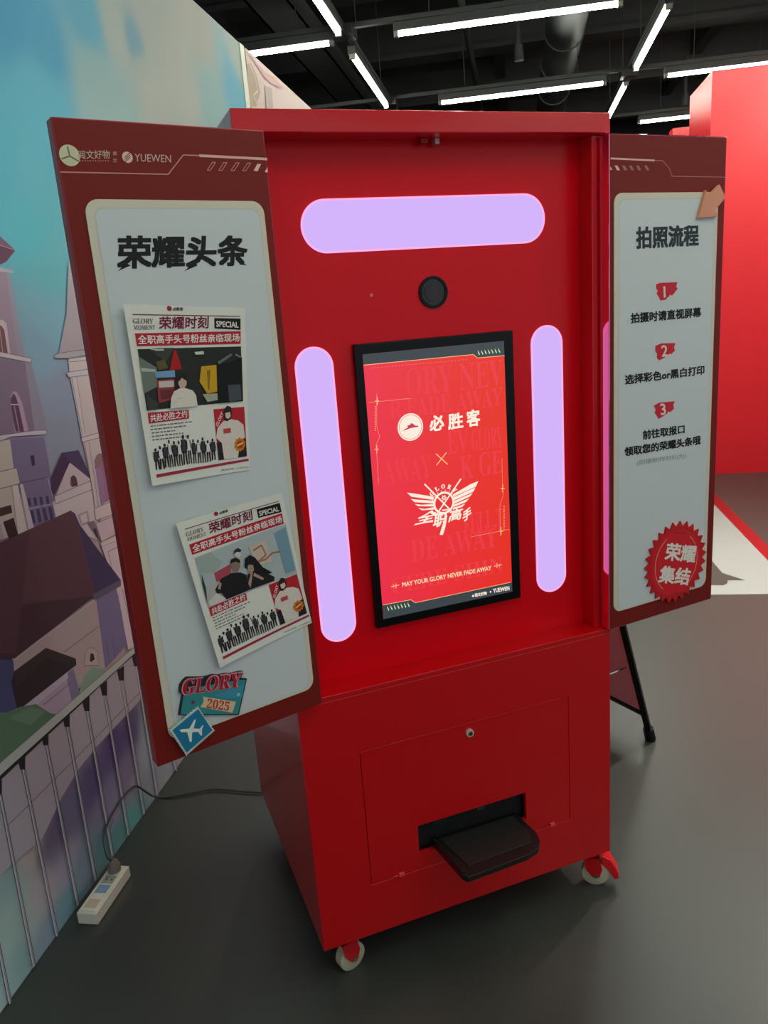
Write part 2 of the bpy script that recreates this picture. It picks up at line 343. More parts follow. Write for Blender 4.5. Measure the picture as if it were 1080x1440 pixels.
# canal bank below the rail
mp([(-60,1145),(0,1094),(190,917),(197,982),(135,1048),(108,1082),(84,1122),(57,1178),(-60,1280)], (160,150,150))
ml([(9,1160),(99,1071),(197,971)], 1.4, (92,78,86)); ml([(58,1178),(84,1122),(108,1082),(135,1049),(197,983)], 1.6, (110,100,125)); ml([(150,1180),(160,1150),(178,1122),(193,1106)], 2, (150,145,155))
# railing of the print
bars = [((197,984),(220,1119),(188,925)), ((171,960),(201,1145),(167,945)), ((143,974),(179,1174),(143,966)), ((118,994),(156,1203),(118,988)), ((90,1015),(132,1238),(90,1010)), ((61,1044),(107,1273),(60,1036)), ((29,1080),(77.5,1316),(27,1070)), ((1,1126),(45,1359),(-6,1105)), ((-40,1170),(11,1411),(-44,1140)), ((232,1040),(246,1084),(205,905))]
for t, e, top in bars:
    t = top; ml([(t[0]-1.8, t[1]), (e[0]-3.4, e[1])], 1.2, (84,74,82)); ml([t, e], 4.2, (140,135,138)); ml([(t[0]-.8, t[1]), (e[0]-1.3, e[1])], 1.7, (188,184,184)); ml([(t[0]+2.2, t[1]), (e[0]+2.2, e[1])], 1.5, (70,66,72))
    mp([(top[0]-5, top[1]-2), (top[0]+5, top[1]-9), (top[0]+5, top[1]+12), (top[0]-2, top[1]+12)], (38,38,40))
mp([(-80,1172),(0,1094),(141,961),(190,917),(230,880),(230,872),(-80,1155)], (36,40,36)); mp([(-80,1148),(0,1070),(130,958),(188,908),(230,870),(230,876),(190,915),(141,960),(0,1087),(-80,1164)], (168,172,158)); ml([(-80,1148),(0,1069.5),(130,957.5),(188,907.5)], 1.2, (110,118,104))
lab(b.build('mural_print', WALLL), 'printed castle town, towers, roofs and canal railing')

# second printed wall further along, same line
b = MB(); b.rbox(2.80, 5.0, -.1, -.002, 0, 2.835, pr(196, 176, 170, 1)); W2 = b.build('wall_left_far', kind='structure')
Sx = Surf(A0, AM, AC); b = MB()
X2 = lambda pts: [Sx.px(*p) for p in pts]
for i, (pts, c) in enumerate([([(343,70),(354,82),(372,110),(395,126),(380,110),(352,78)], (186,140,140)), ([(352,88),(360,104),(366,130),(360,150),(350,150),(347,90)], (166,146,128)), ([(366,98),(385,108),(400,124),(380,118)], (188,150,146)), ([(372,120),(382,124),(384,152),(374,152)], (170,152,146))]):
    b.poly(Sx, X2(pts), pr(*c), .0006+.0002*i)
b.line(Sx, X2([(349,88),(358,106),(362,128),(356,134),(362,148)]), .008, pr(206,188,170), .002)
lab(b.build('mural_print', W2), 'pale pink printed drapery')

# ---- red exhibition walls (right)
b = MB(); RW = mat((236, 22, 34), .35, noise=.03)
b.rbox(5.51, 6.3, 2.76, 11.8, 0, 3.09, RW); b.build('wall_right', kind='structure')
b = MB(); b.rbox(7.5, 7.7, 2.84, 6, 0, 3.06, RW); b.build('wall_right_far', kind='structure')

# ---- printed floor sheet
FL = Surf(A0, AM, AC)
b = MB(); b.rbox(2.70, 5.35, 1.80, 2.64, 0, .003, mat((158, 162, 158), .5)); b.rbox(2.70, 5.35, 2.64, 2.72, 0, .003, mat((160, 24, 28), .4))
FM = b.build('floor_mat'); tag(FM, 'white floor mat with red border on the floor behind the right-hand sign panel', 'mat')
class Fl:
    def P(s, u, v, off=0): return V(u, v, off)
    def px(s, x, y): d = ray(x, y); t = -CAM[2]/d[2]; p = CAM+t*d; return (p[0], p[1])
FS = Fl(); b = MB()
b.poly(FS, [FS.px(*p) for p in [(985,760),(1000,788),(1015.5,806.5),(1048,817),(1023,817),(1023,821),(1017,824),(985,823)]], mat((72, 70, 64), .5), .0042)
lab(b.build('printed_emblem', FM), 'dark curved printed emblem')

# ================================================================== KIOSK
K = empty('photo_kiosk', (.4, .35, 0), 'tall glossy red self-service photo kiosk with open side panels, standing on casters', 'kiosk')
ZB, ZL, ZS, ZT, KW, KD = .115, .7575, 1.883, 1.922, .8, .698
FR = Surf((0, 0, 0), (1, 0, 0), (0, -1, 0))             # lower front face; v = height
b = MB(); t = .012
b.box((0, t, ZB), (t, KD, ZL-t), RED); b.box((KW-t, t, ZB), (KW, KD, ZL-t), RED); b.box((t, KD-t, ZB), (KW-t, KD, ZL-t), RED)
b.box((t, t, ZB), (KW-t, KD-t, ZB+t), RED); b.box((0, 0, ZL-t), (KW, KD, ZL), RED)
dx0, dx1, dz0, dz1 = .130, .677, .252, .605
b.ring(FR, rect(0, ZB, KW, ZL-t), rect(dx0, dz0, dx1, dz1), RED, -t, 0)
b.build('lower_cabinet', K, bevel=.0012)
# access door with delivery slot
sx0, sx1, sz0, sz1 = .256, .549, .295, .371; g = .0014
b = MB(); y0, y1 = .0004, .011
b.box((dx0+g, y0, dz0+g), (sx0, y1, dz1-g), RED); b.box((sx1, y0, dz0+g), (dx1-g, y1, dz1-g), RED); b.box((sx0, y0, dz0+g), (sx1, y1, sz0), RED); b.box((sx0, y0, sz1), (sx1, y1, dz1-g), RED)
DOOR = b.build('access_door', K)
b = MB(); b.box((dx0, -.0016, dz1-.003), (dx1-.01, .0006, dz1), RED); b.build('door_edge', DOOR, bevel=.0005)
b = MB(); b.tube([(.403, .001, .579), (.403, -.006, .579)], .0095, mat((226, 220, 196), .35, metal=.4), 24); b.tube([(.403, -.006, .579), (.403, -.008, .579)], .0055, mat((150, 130, 90), .3, metal=1), 16); b.box((.4022, -.0085, .5755), (.4038, -.0078, .5825), BLACK)
lab(b.build('door_lock', DOOR, smooth=True), 'small round brass-coloured keyhole lock')
for x in (.196, .612):
    b = MB(); b.box((x-.014, -.003, .252), (x+.010, -.0002, .2565), RED); b.box((x+.002, -.007, .2535), (x+.016, -.001, .2625), mat((235, 70, 70), .3)); b.build('door_catch', K, bevel=.0008)
# printer inside with its tray
b = MB(); b.box((sx0-.02, .02, sz0-.03), (sx1+.02, .42, sz1+.04), mat((10, 10, 12), .5)); b.box((.30, .013, .352), (.34, .02, .36), DARKP); b.box((.42, .013, .352), (.44, .02, .36), mat((60, 60, 62), .5))
b.build('printer', K)
b = MB(); TR = mat((20, 19, 19), .42, noise=.1)
T = Surf((0, 0, 0), (1, 0, 0), (0, 0, 1))
class Tray:
    def P(s, u, v, off=0): return V(u, v, .304+off+(-v)*.06)
b.prism(Tray(), [(.296, .016), (.530, .016), (.532, -.075), (.522, -.108), (.505, -.128), (.470, -.140), (.313, -.146), (.305, -.13)], TR, -.010, .004)
b.prism(Tray(), [(.296, .016), (.302, .016), (.312, -.13), (.305, -.13)], TR, .004, .012)
b.prism(Tray(), [(.315, .01), (.515, .01), (.515, -.07), (.50, -.105), (.33, -.112)], mat((32, 31, 30), .5), .0042, .006)
lab(b.build('paper_tray', K, bevel=.002), 'black plastic output tray sticking out of the slot')
# upper housing
RD = .070; w = .032; yf = .0205
b = MB()
b.box((0, yf, ZL), (w, KD, ZS), RED); b.box((KW-w, yf, ZL), (KW, KD, ZS), RED); b.box((w, KD-.012, ZL), (KW-w, KD, ZS), RED); b.box((0, 0, ZS), (KW, KD, ZT), RED)
b.build('upper_housing', K, bevel=.0015)
BP = Surf((0, RD, 0), (1, 0, 0), (0, -1, 0))
b = MB(); b.box((w, RD, ZL), (KW-w, RD+.015, ZS), REDP); b.build('recessed_panel', K)
b = MB(); b.box((.385, .045, ZS-.010), (.40, .060, ZS), mat((160, 20, 28), .4)); b.box((.415, .045, ZS-.012), (.425, .062, ZS), mat((190, 150, 150), .3, metal=.6)); b.build('magnetic_catch', K, bevel=.001)
# lights
LAV = mat((210, 178, 250), .5, emit=1.0, spec=.1); RIM_GLOW = mat((255, 176, 232), .5, emit=1.0, spec=.1)
def pill(u0, v0, u1, v1, label):
    r = min(u1-u0, v1-v0)/2-.0001; b = MB(); b.prism(BP, rrect(u0, v0, u1, v1, r, 14), LAV, -.002, .0022); o = b.build('light_panel', K); lab(o, label)
    b = MB(); e = .0036; b.ring(BP, rrect(u0, v0, u1, v1, r, 14), rrect(u0+e, v0+e, u1-e, v1-e, r-e, 14), RIM_GLOW, .0022, .0032); b.build('rim_glow', o)  # light bleeding at the panel edge, built as a glowing pink ring
pill(.128, 1.675, .679, 1.777, 'wide lavender light panel above the camera')
pill(.0875, .848, .169, 1.496, 'tall lavender light panel left of the screen')
pill(.637, .856, .719, 1.497, 'tall lavender light panel right of the screen')
# camera and indicator
b = MB(); cx, cz = .4035, 1.586
b.ring(BP, circ((cx, cz), .033, 40), circ((cx, cz), .027, 40), BLACK, 0, .004); b.prism(BP, circ((cx, cz), .0272, 40), mat((8, 8, 9), .2), 0, .002)
CL = b.build('camera_lens', K, smooth=True)
b = MB()
for r, m_ in ((.020, mat((26, 26, 28), .3)), (.014, mat((4, 4, 5), .08)), (.007, mat((22, 20, 30), .05))): b.prism(BP, circ((cx, cz), r, 32), m_, .002, .0045-r*.05)
for a in range(6):
    b.disc(BP, (cx+.0235*math.cos(a*1.05+.3), cz+.0235*math.sin(a*1.05+.3)), .0012, mat((90, 90, 92), .4), .0024, 10)
b.build('lens_barrel', CL)
b = MB(); u, v = BP.px(522, 415); b.prism(BP, circ((u, v), .0035, 16), mat((236, 120, 120), .4), 0, .0015); b.build('status_light', K)
# touchscreen
su0, su1, sv0, sv1 = .2185, .5925, .856, 1.4930
SC = Surf((0, RD-.014, 0), (1, 0, 0), (0, -1, 0))
b = MB(); off = -.014
su0, sv0 = SC.px(530, 885); su0 = (su0+SC.px(498, 484)[0])/2; su1 = (SC.px(721, 465)[0]+SC.px(733, 840)[0])/2; sv0 = (sv0+SC.px(733, 840)[1])/2; sv1 = (SC.px(498, 484)[1]+SC.px(721, 465)[1])/2
b.prism(SC, rect(su0, sv0, su1, sv1), mat((4, 4, 6), .3, spec=.25), -.014, 0); MON = b.build('touchscreen', K, bevel=.002)
Z4 = lambda x, y: SC.px(480+x/3.132, 440+y/3.13)
def z4(*p): return [Z4(*q) for q in p]
i0 = np.mean([Z4(95, 180), Z4(183, 1350)], axis=0)[0]; i1 = np.mean([Z4(720, 125), Z4(748, 1225)], axis=0)[0]; j0 = (Z4(183, 1350)[1]+Z4(748, 1225)[1])/2; j1 = (Z4(95, 180)[1]+Z4(720, 125)[1])/2
def scol(u, v):
    s = (u-i0)/(i1-i0); q = (v-j0)/(j1-j0)
    return lin((248-4*s, 44+14*q, 80-42*s-6*(1-q)))
me, c = colour_grid(SC, i0, j0, i1, j1, 12, 16, scol, vcol_mat(emit=.87, rough=.25), .0006)
DISP = obj_from(me, c, 'display', MON); lab(DISP, 'lit red display')
def em(r, g, b_, s=.95): return mat((r, g, b_), .3, emit=s)
EW, EG, GHOST = em(255, 240, 222), em(60, 70, 76, .8), em(247, 56, 68, .88)
b = MB()
def fit(S, s, u0, u1, v0, h, m_, off, bold=0): b.text(S, s, (u0, v0), (u1, v0), (u0, v0+h), m_, off, bold)
BS = lambda t: ''.join(chr(0x1D400+ord(c)-65) if 'A' <= c <= 'Z' else (chr(0x1D7CE+ord(c)-48) if c.isdigit() else c) for c in t)
for s, (x0, y0), (x1, y1), top in [('ORY NEV', (285,372), (715,330), 110), ('R FADE AWAY', (215,470), (712,425), 75), ('EV', (470,625), (560,612), 95), ('GLORY', (575,612), (712,592), 90), ('AWAY', (190,760), (400,735), 100), ('K GE', (525,735), (712,715), 100), ('FULL T', (540,985), (712,955), 95), ('DE AWAY', (310,1100), (690,1060), 100), ('CERE SHIN', (220,1240), (712,1160), 70)]:
    u0, v0 = Z4(x0, y0); u1, _ = Z4(x1, y1); b.text(SC, BS(s), (u0, v0), (u1, v0), (u0, v0+top/3.13*.00172), GHOST, .0008)
o = b.build('background_words', MON, kind='stuff'); lab(o, 'faint large background words on the display')
b = MB()
b.poly(SC, [(i0, j1)]+[(i0, Z4(95, 228)[1])]+z4((580,183), (598,198))+[(i1, Z4(718, 188)[1]), (i1, j1)], EG, .001)
b.poly(SC, [(i0, j0), (i1, j0), (i1, Z4(745, 1185)[1])]+z4((325,1275), (305,1262))+[(i0, Z4(183, 1285)[1])], EG, .001)
YL = em(255, 190, 130)
b.line(SC, z4((97,230), (580,183), (598,198), (718,188)), .0013, YL, .0013); b.line(SC, z4((183,1285), (305,1262), (325,1275), (745,1185)), .0013, YL, .0013)
for k in range(7):
    for (x, y) in ((602+15*k, 172-1.6*k), (203+15*k, 1296-2.6*k)):
        b.poly(SC, z4((x, y+7), (x+7, y+9), (x+4, y+23-8), (x-3, y-8)), em(205, 230, 170), .0013)
for k in range(28):
    x = 125+15.5*k; b.line(SC, z4((x, 243-k*1.35), (x+9, 242-k*1.35)), .0009, em(255, 120, 110), .0013)
for pts in ([(155,355), (155,500), (168,545), (152,580), (155,620), (163,750)], [(120,394), (305,376)], [(706,640), (709,770), (712,800), (697,850), (700,980)], [(570,985), (740,952)]): b.line(SC, z4(*pts), .0009, em(255, 150, 110), .0013)
for p in ((157,388), (155,600), (709,772), (702,960)):
    b.line(SC, z4((p[0]-9, p[1]), (p[0]+9, p[1])), .0018, YL, .0015); b.line(SC, z4((p[0], p[1]-18), (p[0], p[1]+18)), .0018, YL, .0015)
for k in range(14): b.line(SC, z4((146, 412+8*k), (152, 412+8*k)), .0018, em(255, 150, 110), .0013); b.line(SC, z4((712, 850+8*k), (719, 850+8*k)), .0018, em(255, 150, 110), .0013)
lab(b.build('display_frame_lines', MON, kind='stuff'), 'dark bands and thin lines framing the display')
b = MB()
Z6 = lambda x, y: SC.px(560+x/6.545, 560+y/6.545)
def z6(*p): return [Z6(*q) for q in p]
cu, cv = Z6(110, 265); ru = (Z6(228, 265)[0]-Z6(-8, 265)[0])/2
b.disc(SC, (cu, cv), ru, EW, .0014, 36); b.ring(SC, circ((cu, cv), ru*.90, 36), circ((cu, cv), ru*.86, 36), em(250, 120, 110), .0014, .0017); b.poly(SC, z6((38,303), (60,282), (85,268), (80,250), (105,245), (115,228), (135,235), (150,250), (180,252), (182,262), (110,275), (70,290)), em(206, 50, 86), .0019)
lab(b.build('round_logo', MON), 'cream round logo with a red hat'); b = MB()
for s, bl, br, tl in (('必', (288,310), (422,290), (284,165)), ('胜', (458,292), (598,272), (452,145)), ('客', (630,268), (754,250), (622,112))): b.text(SC, s, Z6(*bl), Z6(*br), Z6(*tl), EW, .0014, .035)
lab(b.build('logo_lettering', MON), 'cream characters beside the round logo'); b = MB()
XC = em(255, 190, 130); b.line(SC, z6((345,510), (452,608)), .0022, XC, .0014); b.line(SC, z6((442,498), (350,615)), .0022, XC, .0014)
b.build('cross_mark', MON); b = MB()
for tip, nx, r0, r1 in [((78,868),(118,905),(325,905),(322,935)), ((112,925),(148,955),(322,942),(325,968)), ((150,972),(180,992),(326,973),(332,995)), ((182,1010),(215,1030),(334,1000),(345,1022))]:
    b.poly(SC, z6(tip, (tip[0]+60, tip[1]+8), r0, r1, nx), EW, .0014)
for tip, nx, r0, r1 in [((734,762),(712,812),(505,905),(500,885)), ((708,822),(688,860),(512,938),(508,912)), ((684,872),(655,905),(514,968),(514,944)), ((652,920),(620,955),(508,1000),(514,975)), ((615,968),(585,1000),(500,1025),(506,1005))]:
    b.poly(SC, z6(tip, nx, r0, r1, (tip[0]-70, tip[1]+28)), EW, .0014)
cu, cv = Z6(418, 962); R1 = abs(Z6(515, 962)[0]-Z6(320, 962)[0])/2
b.ring(SC, circ((cu, cv), R1, 36), circ((cu, cv), R1*.82, 36), EW, .0012, .0016)
for k in range(18):
    a = k*math.pi/9; b.line(SC, [(cu+R1*1.06*math.cos(a), cv+R1*1.06*math.sin(a)), (cu+R1*1.16*math.cos(a), cv+R1*1.16*math.sin(a))], .0016, EW, .0016)
gu, gv = Z6(418, 915); b.ring(SC, circ((gu, gv), .0048, 6), circ((gu, gv), .0024, 6), EW, .0012, .0018)
for k in range(6): b.disc(SC, (gu+.0055*math.cos(k*math.pi/3), gv+.0055*math.sin(k*math.pi/3)), .0013, EW, .0018, 8)
b.line(SC, z6((238,788), (485,1035)), .0032, EW, .0021); b.line(SC, z6((574,740), (358,1055)), .0032, EW, .0021); b.line(SC, z6((400,1030), (460,1022)), .003, EW, .0021)
for i, ch in enumerate('GLORY'):
    a = math.radians(138-24*i); p = np.array([cu+R1*1.42*math.cos(a), cv+R1*1.42*math.sin(a)]); d = np.array([math.sin(a), -math.cos(a)]); n_ = np.array([math.cos(a), math.sin(a)])
    b.text(SC, BS(ch), tuple(p-d*.0045-n_*.004), tuple(p+d*.0045-n_*.004), tuple(p-d*.0045+n_*.006), EW, .0018, .03)
for s, bl, br, tl, bo in (('全', (135,1170), (318,1130), (215,1050), .03), ('职', (312,1195), (432,1165), (330,1070), .03), ('高', (452,1142), (572,1112), (478,1030), .03), ('手', (588,1145), (668,1095), (590,1040), .035)): b.text(SC, s, Z6(*bl), Z6(*br), Z6(*tl), EW, .0019, bo)
b.poly(SC, z6((402,1170), (440,1075), (448,1078), (432,1180), (408,1256), (378,1256)), EW, .0019)
b.poly(SC, z6((132,1170), (250,1128), (318,1125), (318,1137), (255,1145)), EW, .0019)
lab(b.build('winged_emblem', MON, kind='stuff'), 'cream winged emblem with lettering')
b = MB()
b.text(SC, 'MAY YOUR GLORY NEVER FADE AWAY', Z4(268,1206), Z4(660,1131), Z4(266,1186), em(255, 214, 170), .0014, .03)
for (x, y), d in (((236,1201), 1), ((688,1111), -1)):
    b.line(SC, z4((x-18, y+4), (x+18, y-4)), .0016, YL, .0014); b.line(SC, z4((x+4*d, y-11), (x+4*d, y+11)), .0016, YL, .0014); b.line(SC, z4((x-7*d, y-7), (x-7*d, y+7)), .0014, YL, .0014)
b.text(SC, 'YUEWEN', Z4(668,1232), Z4(740,1219), Z4(666,1214), EW, .0014, .03)
b.text(SC, '阅文好物', Z4(588,1250), Z4(640,1240), Z4(586,1234), EW, .0014, .03)
for p, r in (((579,1245), .0028), ((656,1227), .0022)): u, v = Z4(*p); b.disc(SC, (u, v), r, EW, .0014, 16)
lab(b.build('display_captions', MON, kind='stuff'), 'small cream caption lines at the foot of the display')
# casters
for i, (x, y, ang, brake) in enumerate(((.062, .045, .3, 0), (.782, .040, -.55, 1), (.07, .64, .2, 0), (.73, .64, -.1, 0))):
    b = MB(); WHL = mat((196, 190, 160), .4); ca, sa = math.cos(ang), math.sin(ang)
    x_ = x if not brake else .765
    L = lambda a, c_, z: V(x_+a*ca-c_*sa, y+a*sa+c_*ca, z)
    b.box((x_-.032, y-.032, ZB-.006), (x_+.032, y+.032, ZB), RED)
    b.tube([L(0, 0, ZB-.004), L(0, 0, .088)], .020, RED, 18)
    for s in (-1, 1):
        pts = [(-.020, .092), (.022, .092), (.030, .055), (.022, .030), (.004, .030), (-.014, .055)]
        vs = [L(a, s*.016, z) for a, z in pts]+[L(a, s*.020, z) for a, z in pts]; n = 6
        b.add(vs, [tuple(range(n)), tuple(range(n, 2*n))[::-1]]+[(k, (k+1) % n, n+(k+1) % n, n+k) for k in range(n)], RED)
    b.add([L(a, c_, z) for z in (.088, .092) for a, c_ in ((-.02, -.02), (.022, -.02), (.022, .02), (-.02, .02))], [(0, 1, 2, 3), (4, 5, 6, 7), (0, 1, 5, 4), (1, 2, 6, 5), (2, 3, 7, 6), (3, 0, 4, 7)], RED)
    cst = b.build('caster', K, smooth=True)
    b = MB(); b.tube([L(.012, -.0135, .036), L(.012, -.011, .036), L(.012, .011, .036), L(.012, .0135, .036)], [.033, .036, .036, .033], WHL, 28)
    b.tube([L(.012, -.024, .036), L(.012, .024, .036)], .006, CHROME, 12); b.build('wheel', cst, smooth=True)
    if brake:
        b = MB()
        prof = [(.026, .100), (.052, .086), (.072, .050), (.074, .030), (.062, .026), (.046, .052), (.030, .070)]
        n = len(prof)
        for (c0, c1) in ((-.018, .018),):
            vs = [L(a, c0, z) for a, z in prof]+[L(a, c1, z) for a, z in prof]
            b.add(vs, [tuple(range(n)), tuple(range(n, 2*n))[::-1]]+[(k, (k+1) % n, n+(k+1) % n, n+k) for k in range(n)], mat((236, 24, 36), .25))
        lab(b.build('brake_pedal', cst, bevel=.002), 'bright red brake pedal')

# ---- swinging side panels
WT = .030
def wing_surf(h, ang, width, side):
    h = V(h[0], h[1], 0); d = V(side*math.cos(ang), -math.sin(ang), 0); e = h+d*width
    l, r = (e, h) if side < 0 else (h, e); ax = (r-l)/width
    return Surf(l, ax, (ax[1], -ax[0], 0))
LW = wing_surf((.0507, -.0258), .2481, .36, -1); RWS = wing_surf((.7871, -.0139), -.1027, .348, 1)
WZ0, WZ1 = .7590, 1.8800
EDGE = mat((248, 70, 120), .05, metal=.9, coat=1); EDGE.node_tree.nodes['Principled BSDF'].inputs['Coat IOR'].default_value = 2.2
def panel(S, width, label):
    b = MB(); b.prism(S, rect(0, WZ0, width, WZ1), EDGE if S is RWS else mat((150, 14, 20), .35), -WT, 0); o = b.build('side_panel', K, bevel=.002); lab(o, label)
    b = MB(); e = .0025; b.poly(S, rect(e, WZ0+e, width-e, WZ1-e), BROWN, .0004); lab(b.build('panel_sheet', o), 'brown-red printed sheet'); return o
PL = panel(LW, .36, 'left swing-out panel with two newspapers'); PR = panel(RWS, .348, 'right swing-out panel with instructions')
for S, P_, u0, u1 in ((LW, PL, .029, .343), (RWS, PR, .012, .323)):   # hinges
    b = MB(); v0, v1 = .803, 1.762; r = .022
    b.prism(S, rrect(u0, v0, u1, v1, r, 8), pr(214, 208, 186, 1, .5), .0004, .0024); e = .012
    b.poly(S, rrect(u0+e, v0+e*.4, u1-e*.8, v1-e, r*.7, 8), pr(200, 202, 192, 1, .5), .0026); e = .0145
    b.poly(S, rrect(u0+e, v0+e*.4, u1-e*.8, v1-e, r*.7, 8), pr(206, 212, 212, 1, .5), .0028)
    lab(b.build('white_board', P_), 'pale grey notice area with rounded cream border')
for hz in (.85, 1.32, 1.79):
    for x, y in ((.046, .012), (.7925, .0215)):
        b = MB(); b.tube([(x-.001, y, hz-.03), (x-.001, y, hz+.03)], .005, RED, 12); b.build('hinge', K, smooth=True)
INK = pr(12, 14, 16, 1, .5)
# left header
Z1 = lambda x, y: LW.px(50+x/3.086, 150+y/3.086)
def z1(*p): return [Z1(*q) for q in p]
LN = pr(205, 140, 124); CR = pr(208, 206, 172)
b = MB(); cu, cv = Z1(147, 212); r = .0155; b.disc(LW, (cu, cv), r, CR, .0010); 
for a in (95, 200, 330): b.line(LW, [(cu, cv-.001), (cu+r*.9*math.cos(math.radians(a)), cv-.001+r*.9*math.sin(math.radians(a)))], .0022, pr(110, 120, 84), .0013)
b.text(LW, '阅文好物', Z1(185, 228), Z1(322, 226), Z1(184, 190), pr(196, 172, 150), .0010, .01)
for k in range(12): b.line(LW, z1((190+11*k, 235.5), (196+11*k, 235.6)), .0018, pr(176, 120, 105), .0010)
b.text(LW, '集', Z1(334, 213), Z1(354, 213), Z1(334, 194), pr(196, 150, 135), .0010); b.text(LW, '合', Z1(334, 242), Z1(354, 242), Z1(334, 223), pr(196, 150, 135), .0010)
cu, cv = Z1(398, 220); b.disc(LW, (cu, cv), .0085, pr(222, 190, 176), .0010)
for k in (-1, 0, 1): b.line(LW, [(cu-.005, cv-.004+.003*k), (cu+.005, cv+.004+.003*k)], .0011, BROWN, .0013)
b.text(LW, 'YUEWEN', Z1(430, 238), Z1(587, 243), Z1(429, 205), pr(214, 180, 168), .0010)
lab(b.build('header_logos', PL), 'pale logos and lettering at the top')
b = MB(); b.line(LW, z1((105,284), (575,294), (640,210), (715,213)), .0018, LN, .0010); b.line(LW, z1((710,213), (1004,228)), .0042, pr(226, 176, 160), .0011)
for x in (762, 812, 865, 915):
    y = 260+(x-762)*.02; q = z1((x-18,y+16), (x+4,y-18), (x+18,y-18), (x-4,y+16)); b.line(LW, q+[q[0]], .0012, LN, .0010)
b.poly(LW, z1((945,278), (962,248), (978,250), (962,281)), pr(236, 196, 182), .0010); b.poly(LW, z1((993,284), (1006,262), (1006,286)), pr(236, 196, 182), .0010)
lab(b.build('header_lines', PL), 'thin stepped line with slanted bars')
b = MB(); b.text(LW, '荣耀头条', Z1(350, 706), Z1(915, 692), Z1(350, 560), INK, .0032, .038); b.poly(LW, z1((352,716), (392,680), (410,690)), INK, .0032); b.poly(LW, z1((640,716), (690,672), (700,690)), INK, .0032); b.poly(LW, z1((890,672), (915,690), (880,684)), INK, .0032)
lab(b.build('heading_lettering', PL), 'heavy black headline lettering')
# GLORY badge and stamp sticker
Z7 = lambda x, y: LW.px(230+x/8.308, 930+y/8.308)
def z7(*p): return [Z7(*q) for q in p]
b = MB(); B0 = [(160,612), (200,382), (165,345), (172,262), (205,210), (250,170), (420,168), (480,160), (560,138), (620,145), (700,125), (760,128), (850,108), (905,100), (914,128), (880,182), (955,190), (862,610)]
b.prism(LW, z7(*B0), pr(30, 44, 46), .0030, .0075); b.poly(LW, z7((182,600), (218,372), (300,300), (870,200), (940,202), (850,598)), pr(52, 140, 142), .0078)
b.poly(LW, z7((560,380), (925,250), (900,400), (700,420)), pr(60, 148, 170), .0080)
b.text(LW, BS('GLORY'), Z7(178, 388), Z7(880, 285), Z7(210, 190), pr(222, 140, 150), .0083, .045); b.text(LW, BS('GLORY'), Z7(192, 376), Z7(866, 284), Z7(222, 200), pr(176, 18, 44), .0087, .008)
b.poly(LW, z7((445,395), (825,455), (785,582), (412,515), (448,455)), pr(222, 196, 160), .0083); b.text(LW, BS('2025'), Z7(478, 522), Z7(738, 562), Z7(498, 412), pr(202, 58, 30), .0087, .004)
for (x, y), c_, r in (((325,460), (120, 40, 80), .0052), ((855,370), (176, 206, 196), .0048)):
    u, v = Z7(x, y); b.poly(LW, [(u+(r if k % 2 == 0 else r*.45)*math.cos(k*math.pi/8), v+(r if k % 2 == 0 else r*.45)*math.sin(k*math.pi/8)) for k in range(16)], pr(*c_), .0083)
lab(b.build('glory_badge', PL), 'teal cut-out sticker reading GLORY 2025')
b = MB(); cs = z7((380,492), (580,782), (238,1085), (30,775)); pts = []
for i in range(4):
    a, d = np.array(cs[i]), np.array(cs[(i+1) % 4]); n = 11; t_ = d-a; nn = np.array([t_[1], -t_[0]])/np.linalg.norm(t_)
    for k in range(n*4):
        f = (k+.5)/(n*4); pts.append(tuple(a+t_*f + nn*(-.0034*abs(math.sin(math.pi*f*n)))*(-1)))
b.prism(LW, pts, pr(206, 222, 212), .0080, .0110); b.poly(LW, z7((376,532), (546,778), (244,1040), (78,778)), pr(30, 122, 160), .0113)
b.poly(LW, z7((160,780), (188,765), (275,758), (330,658), (352,648), (325,757), (396,760), (428,718), (440,724), (420,772), (424,838), (402,836), (380,796), (308,800), (302,912), (280,912), (250,800), (185,800)), pr(226, 234, 222), .0116)
lab(b.build('stamp_sticker', PL), 'blue postage-stamp sticker with a white aeroplane')
# right panel content
Z5 = lambda x, y: RWS.px(820+x/4.5, 180+y/4.5)
Z8 = lambda x, y: RWS.px(820+x/3.43, 480+y/3.43)
def z5(*p): return [Z5(*q) for q in p]
def z8(*p): return [Z8(*q) for q in p]
b = MB(); b.line(RWS, z5((172,193), (450,206)), .0035, pr(222, 176, 162), .0010); b.line(RWS, z5((450,206), (500,208), (545,258), (560,306), (912,312)), .0014, pr(180, 120, 106), .0010)
for x in (215, 262, 305, 350, 402): b.poly(RWS, z5((x-18,238), (x,238), (x+16,268), (x-2,268)), pr(232, 190, 176) if x < 220 else pr(165, 108, 98), .0010)
b.poly(RWS, z5((168,240), (182,266), (168,266)), pr(232, 190, 176), .0010)
lab(b.build('header_lines', PR), 'thin line with slanted bars')
b = MB(); b.text(RWS, '拍照流程', Z5(328, 768), Z5(725, 748), Z5(327, 626), pr(44, 52, 56), .0032, .04); lab(b.build('heading_lettering', PR), 'large black heading lettering')
for dig, P_, Q in (('1.', [(455,990), (480,980), (590,976), (583,1005), (592,1015), (575,1040), (555,1062), (530,1070), (515,1088), (482,1092), (470,1065), (458,1050), (465,1030), (455,1015)], [(503,1075), (552,1070), (500,1003)]),):
    b = MB(); b.poly(RWS, z5(*P_), pr(206, 36, 56), .0032); b.text(RWS, dig, Z5(*Q[0]), Z5(*Q[1]), Z5(*Q[2]), pr(240, 214, 204), .0036, .02); b.build('number_badge', PR)
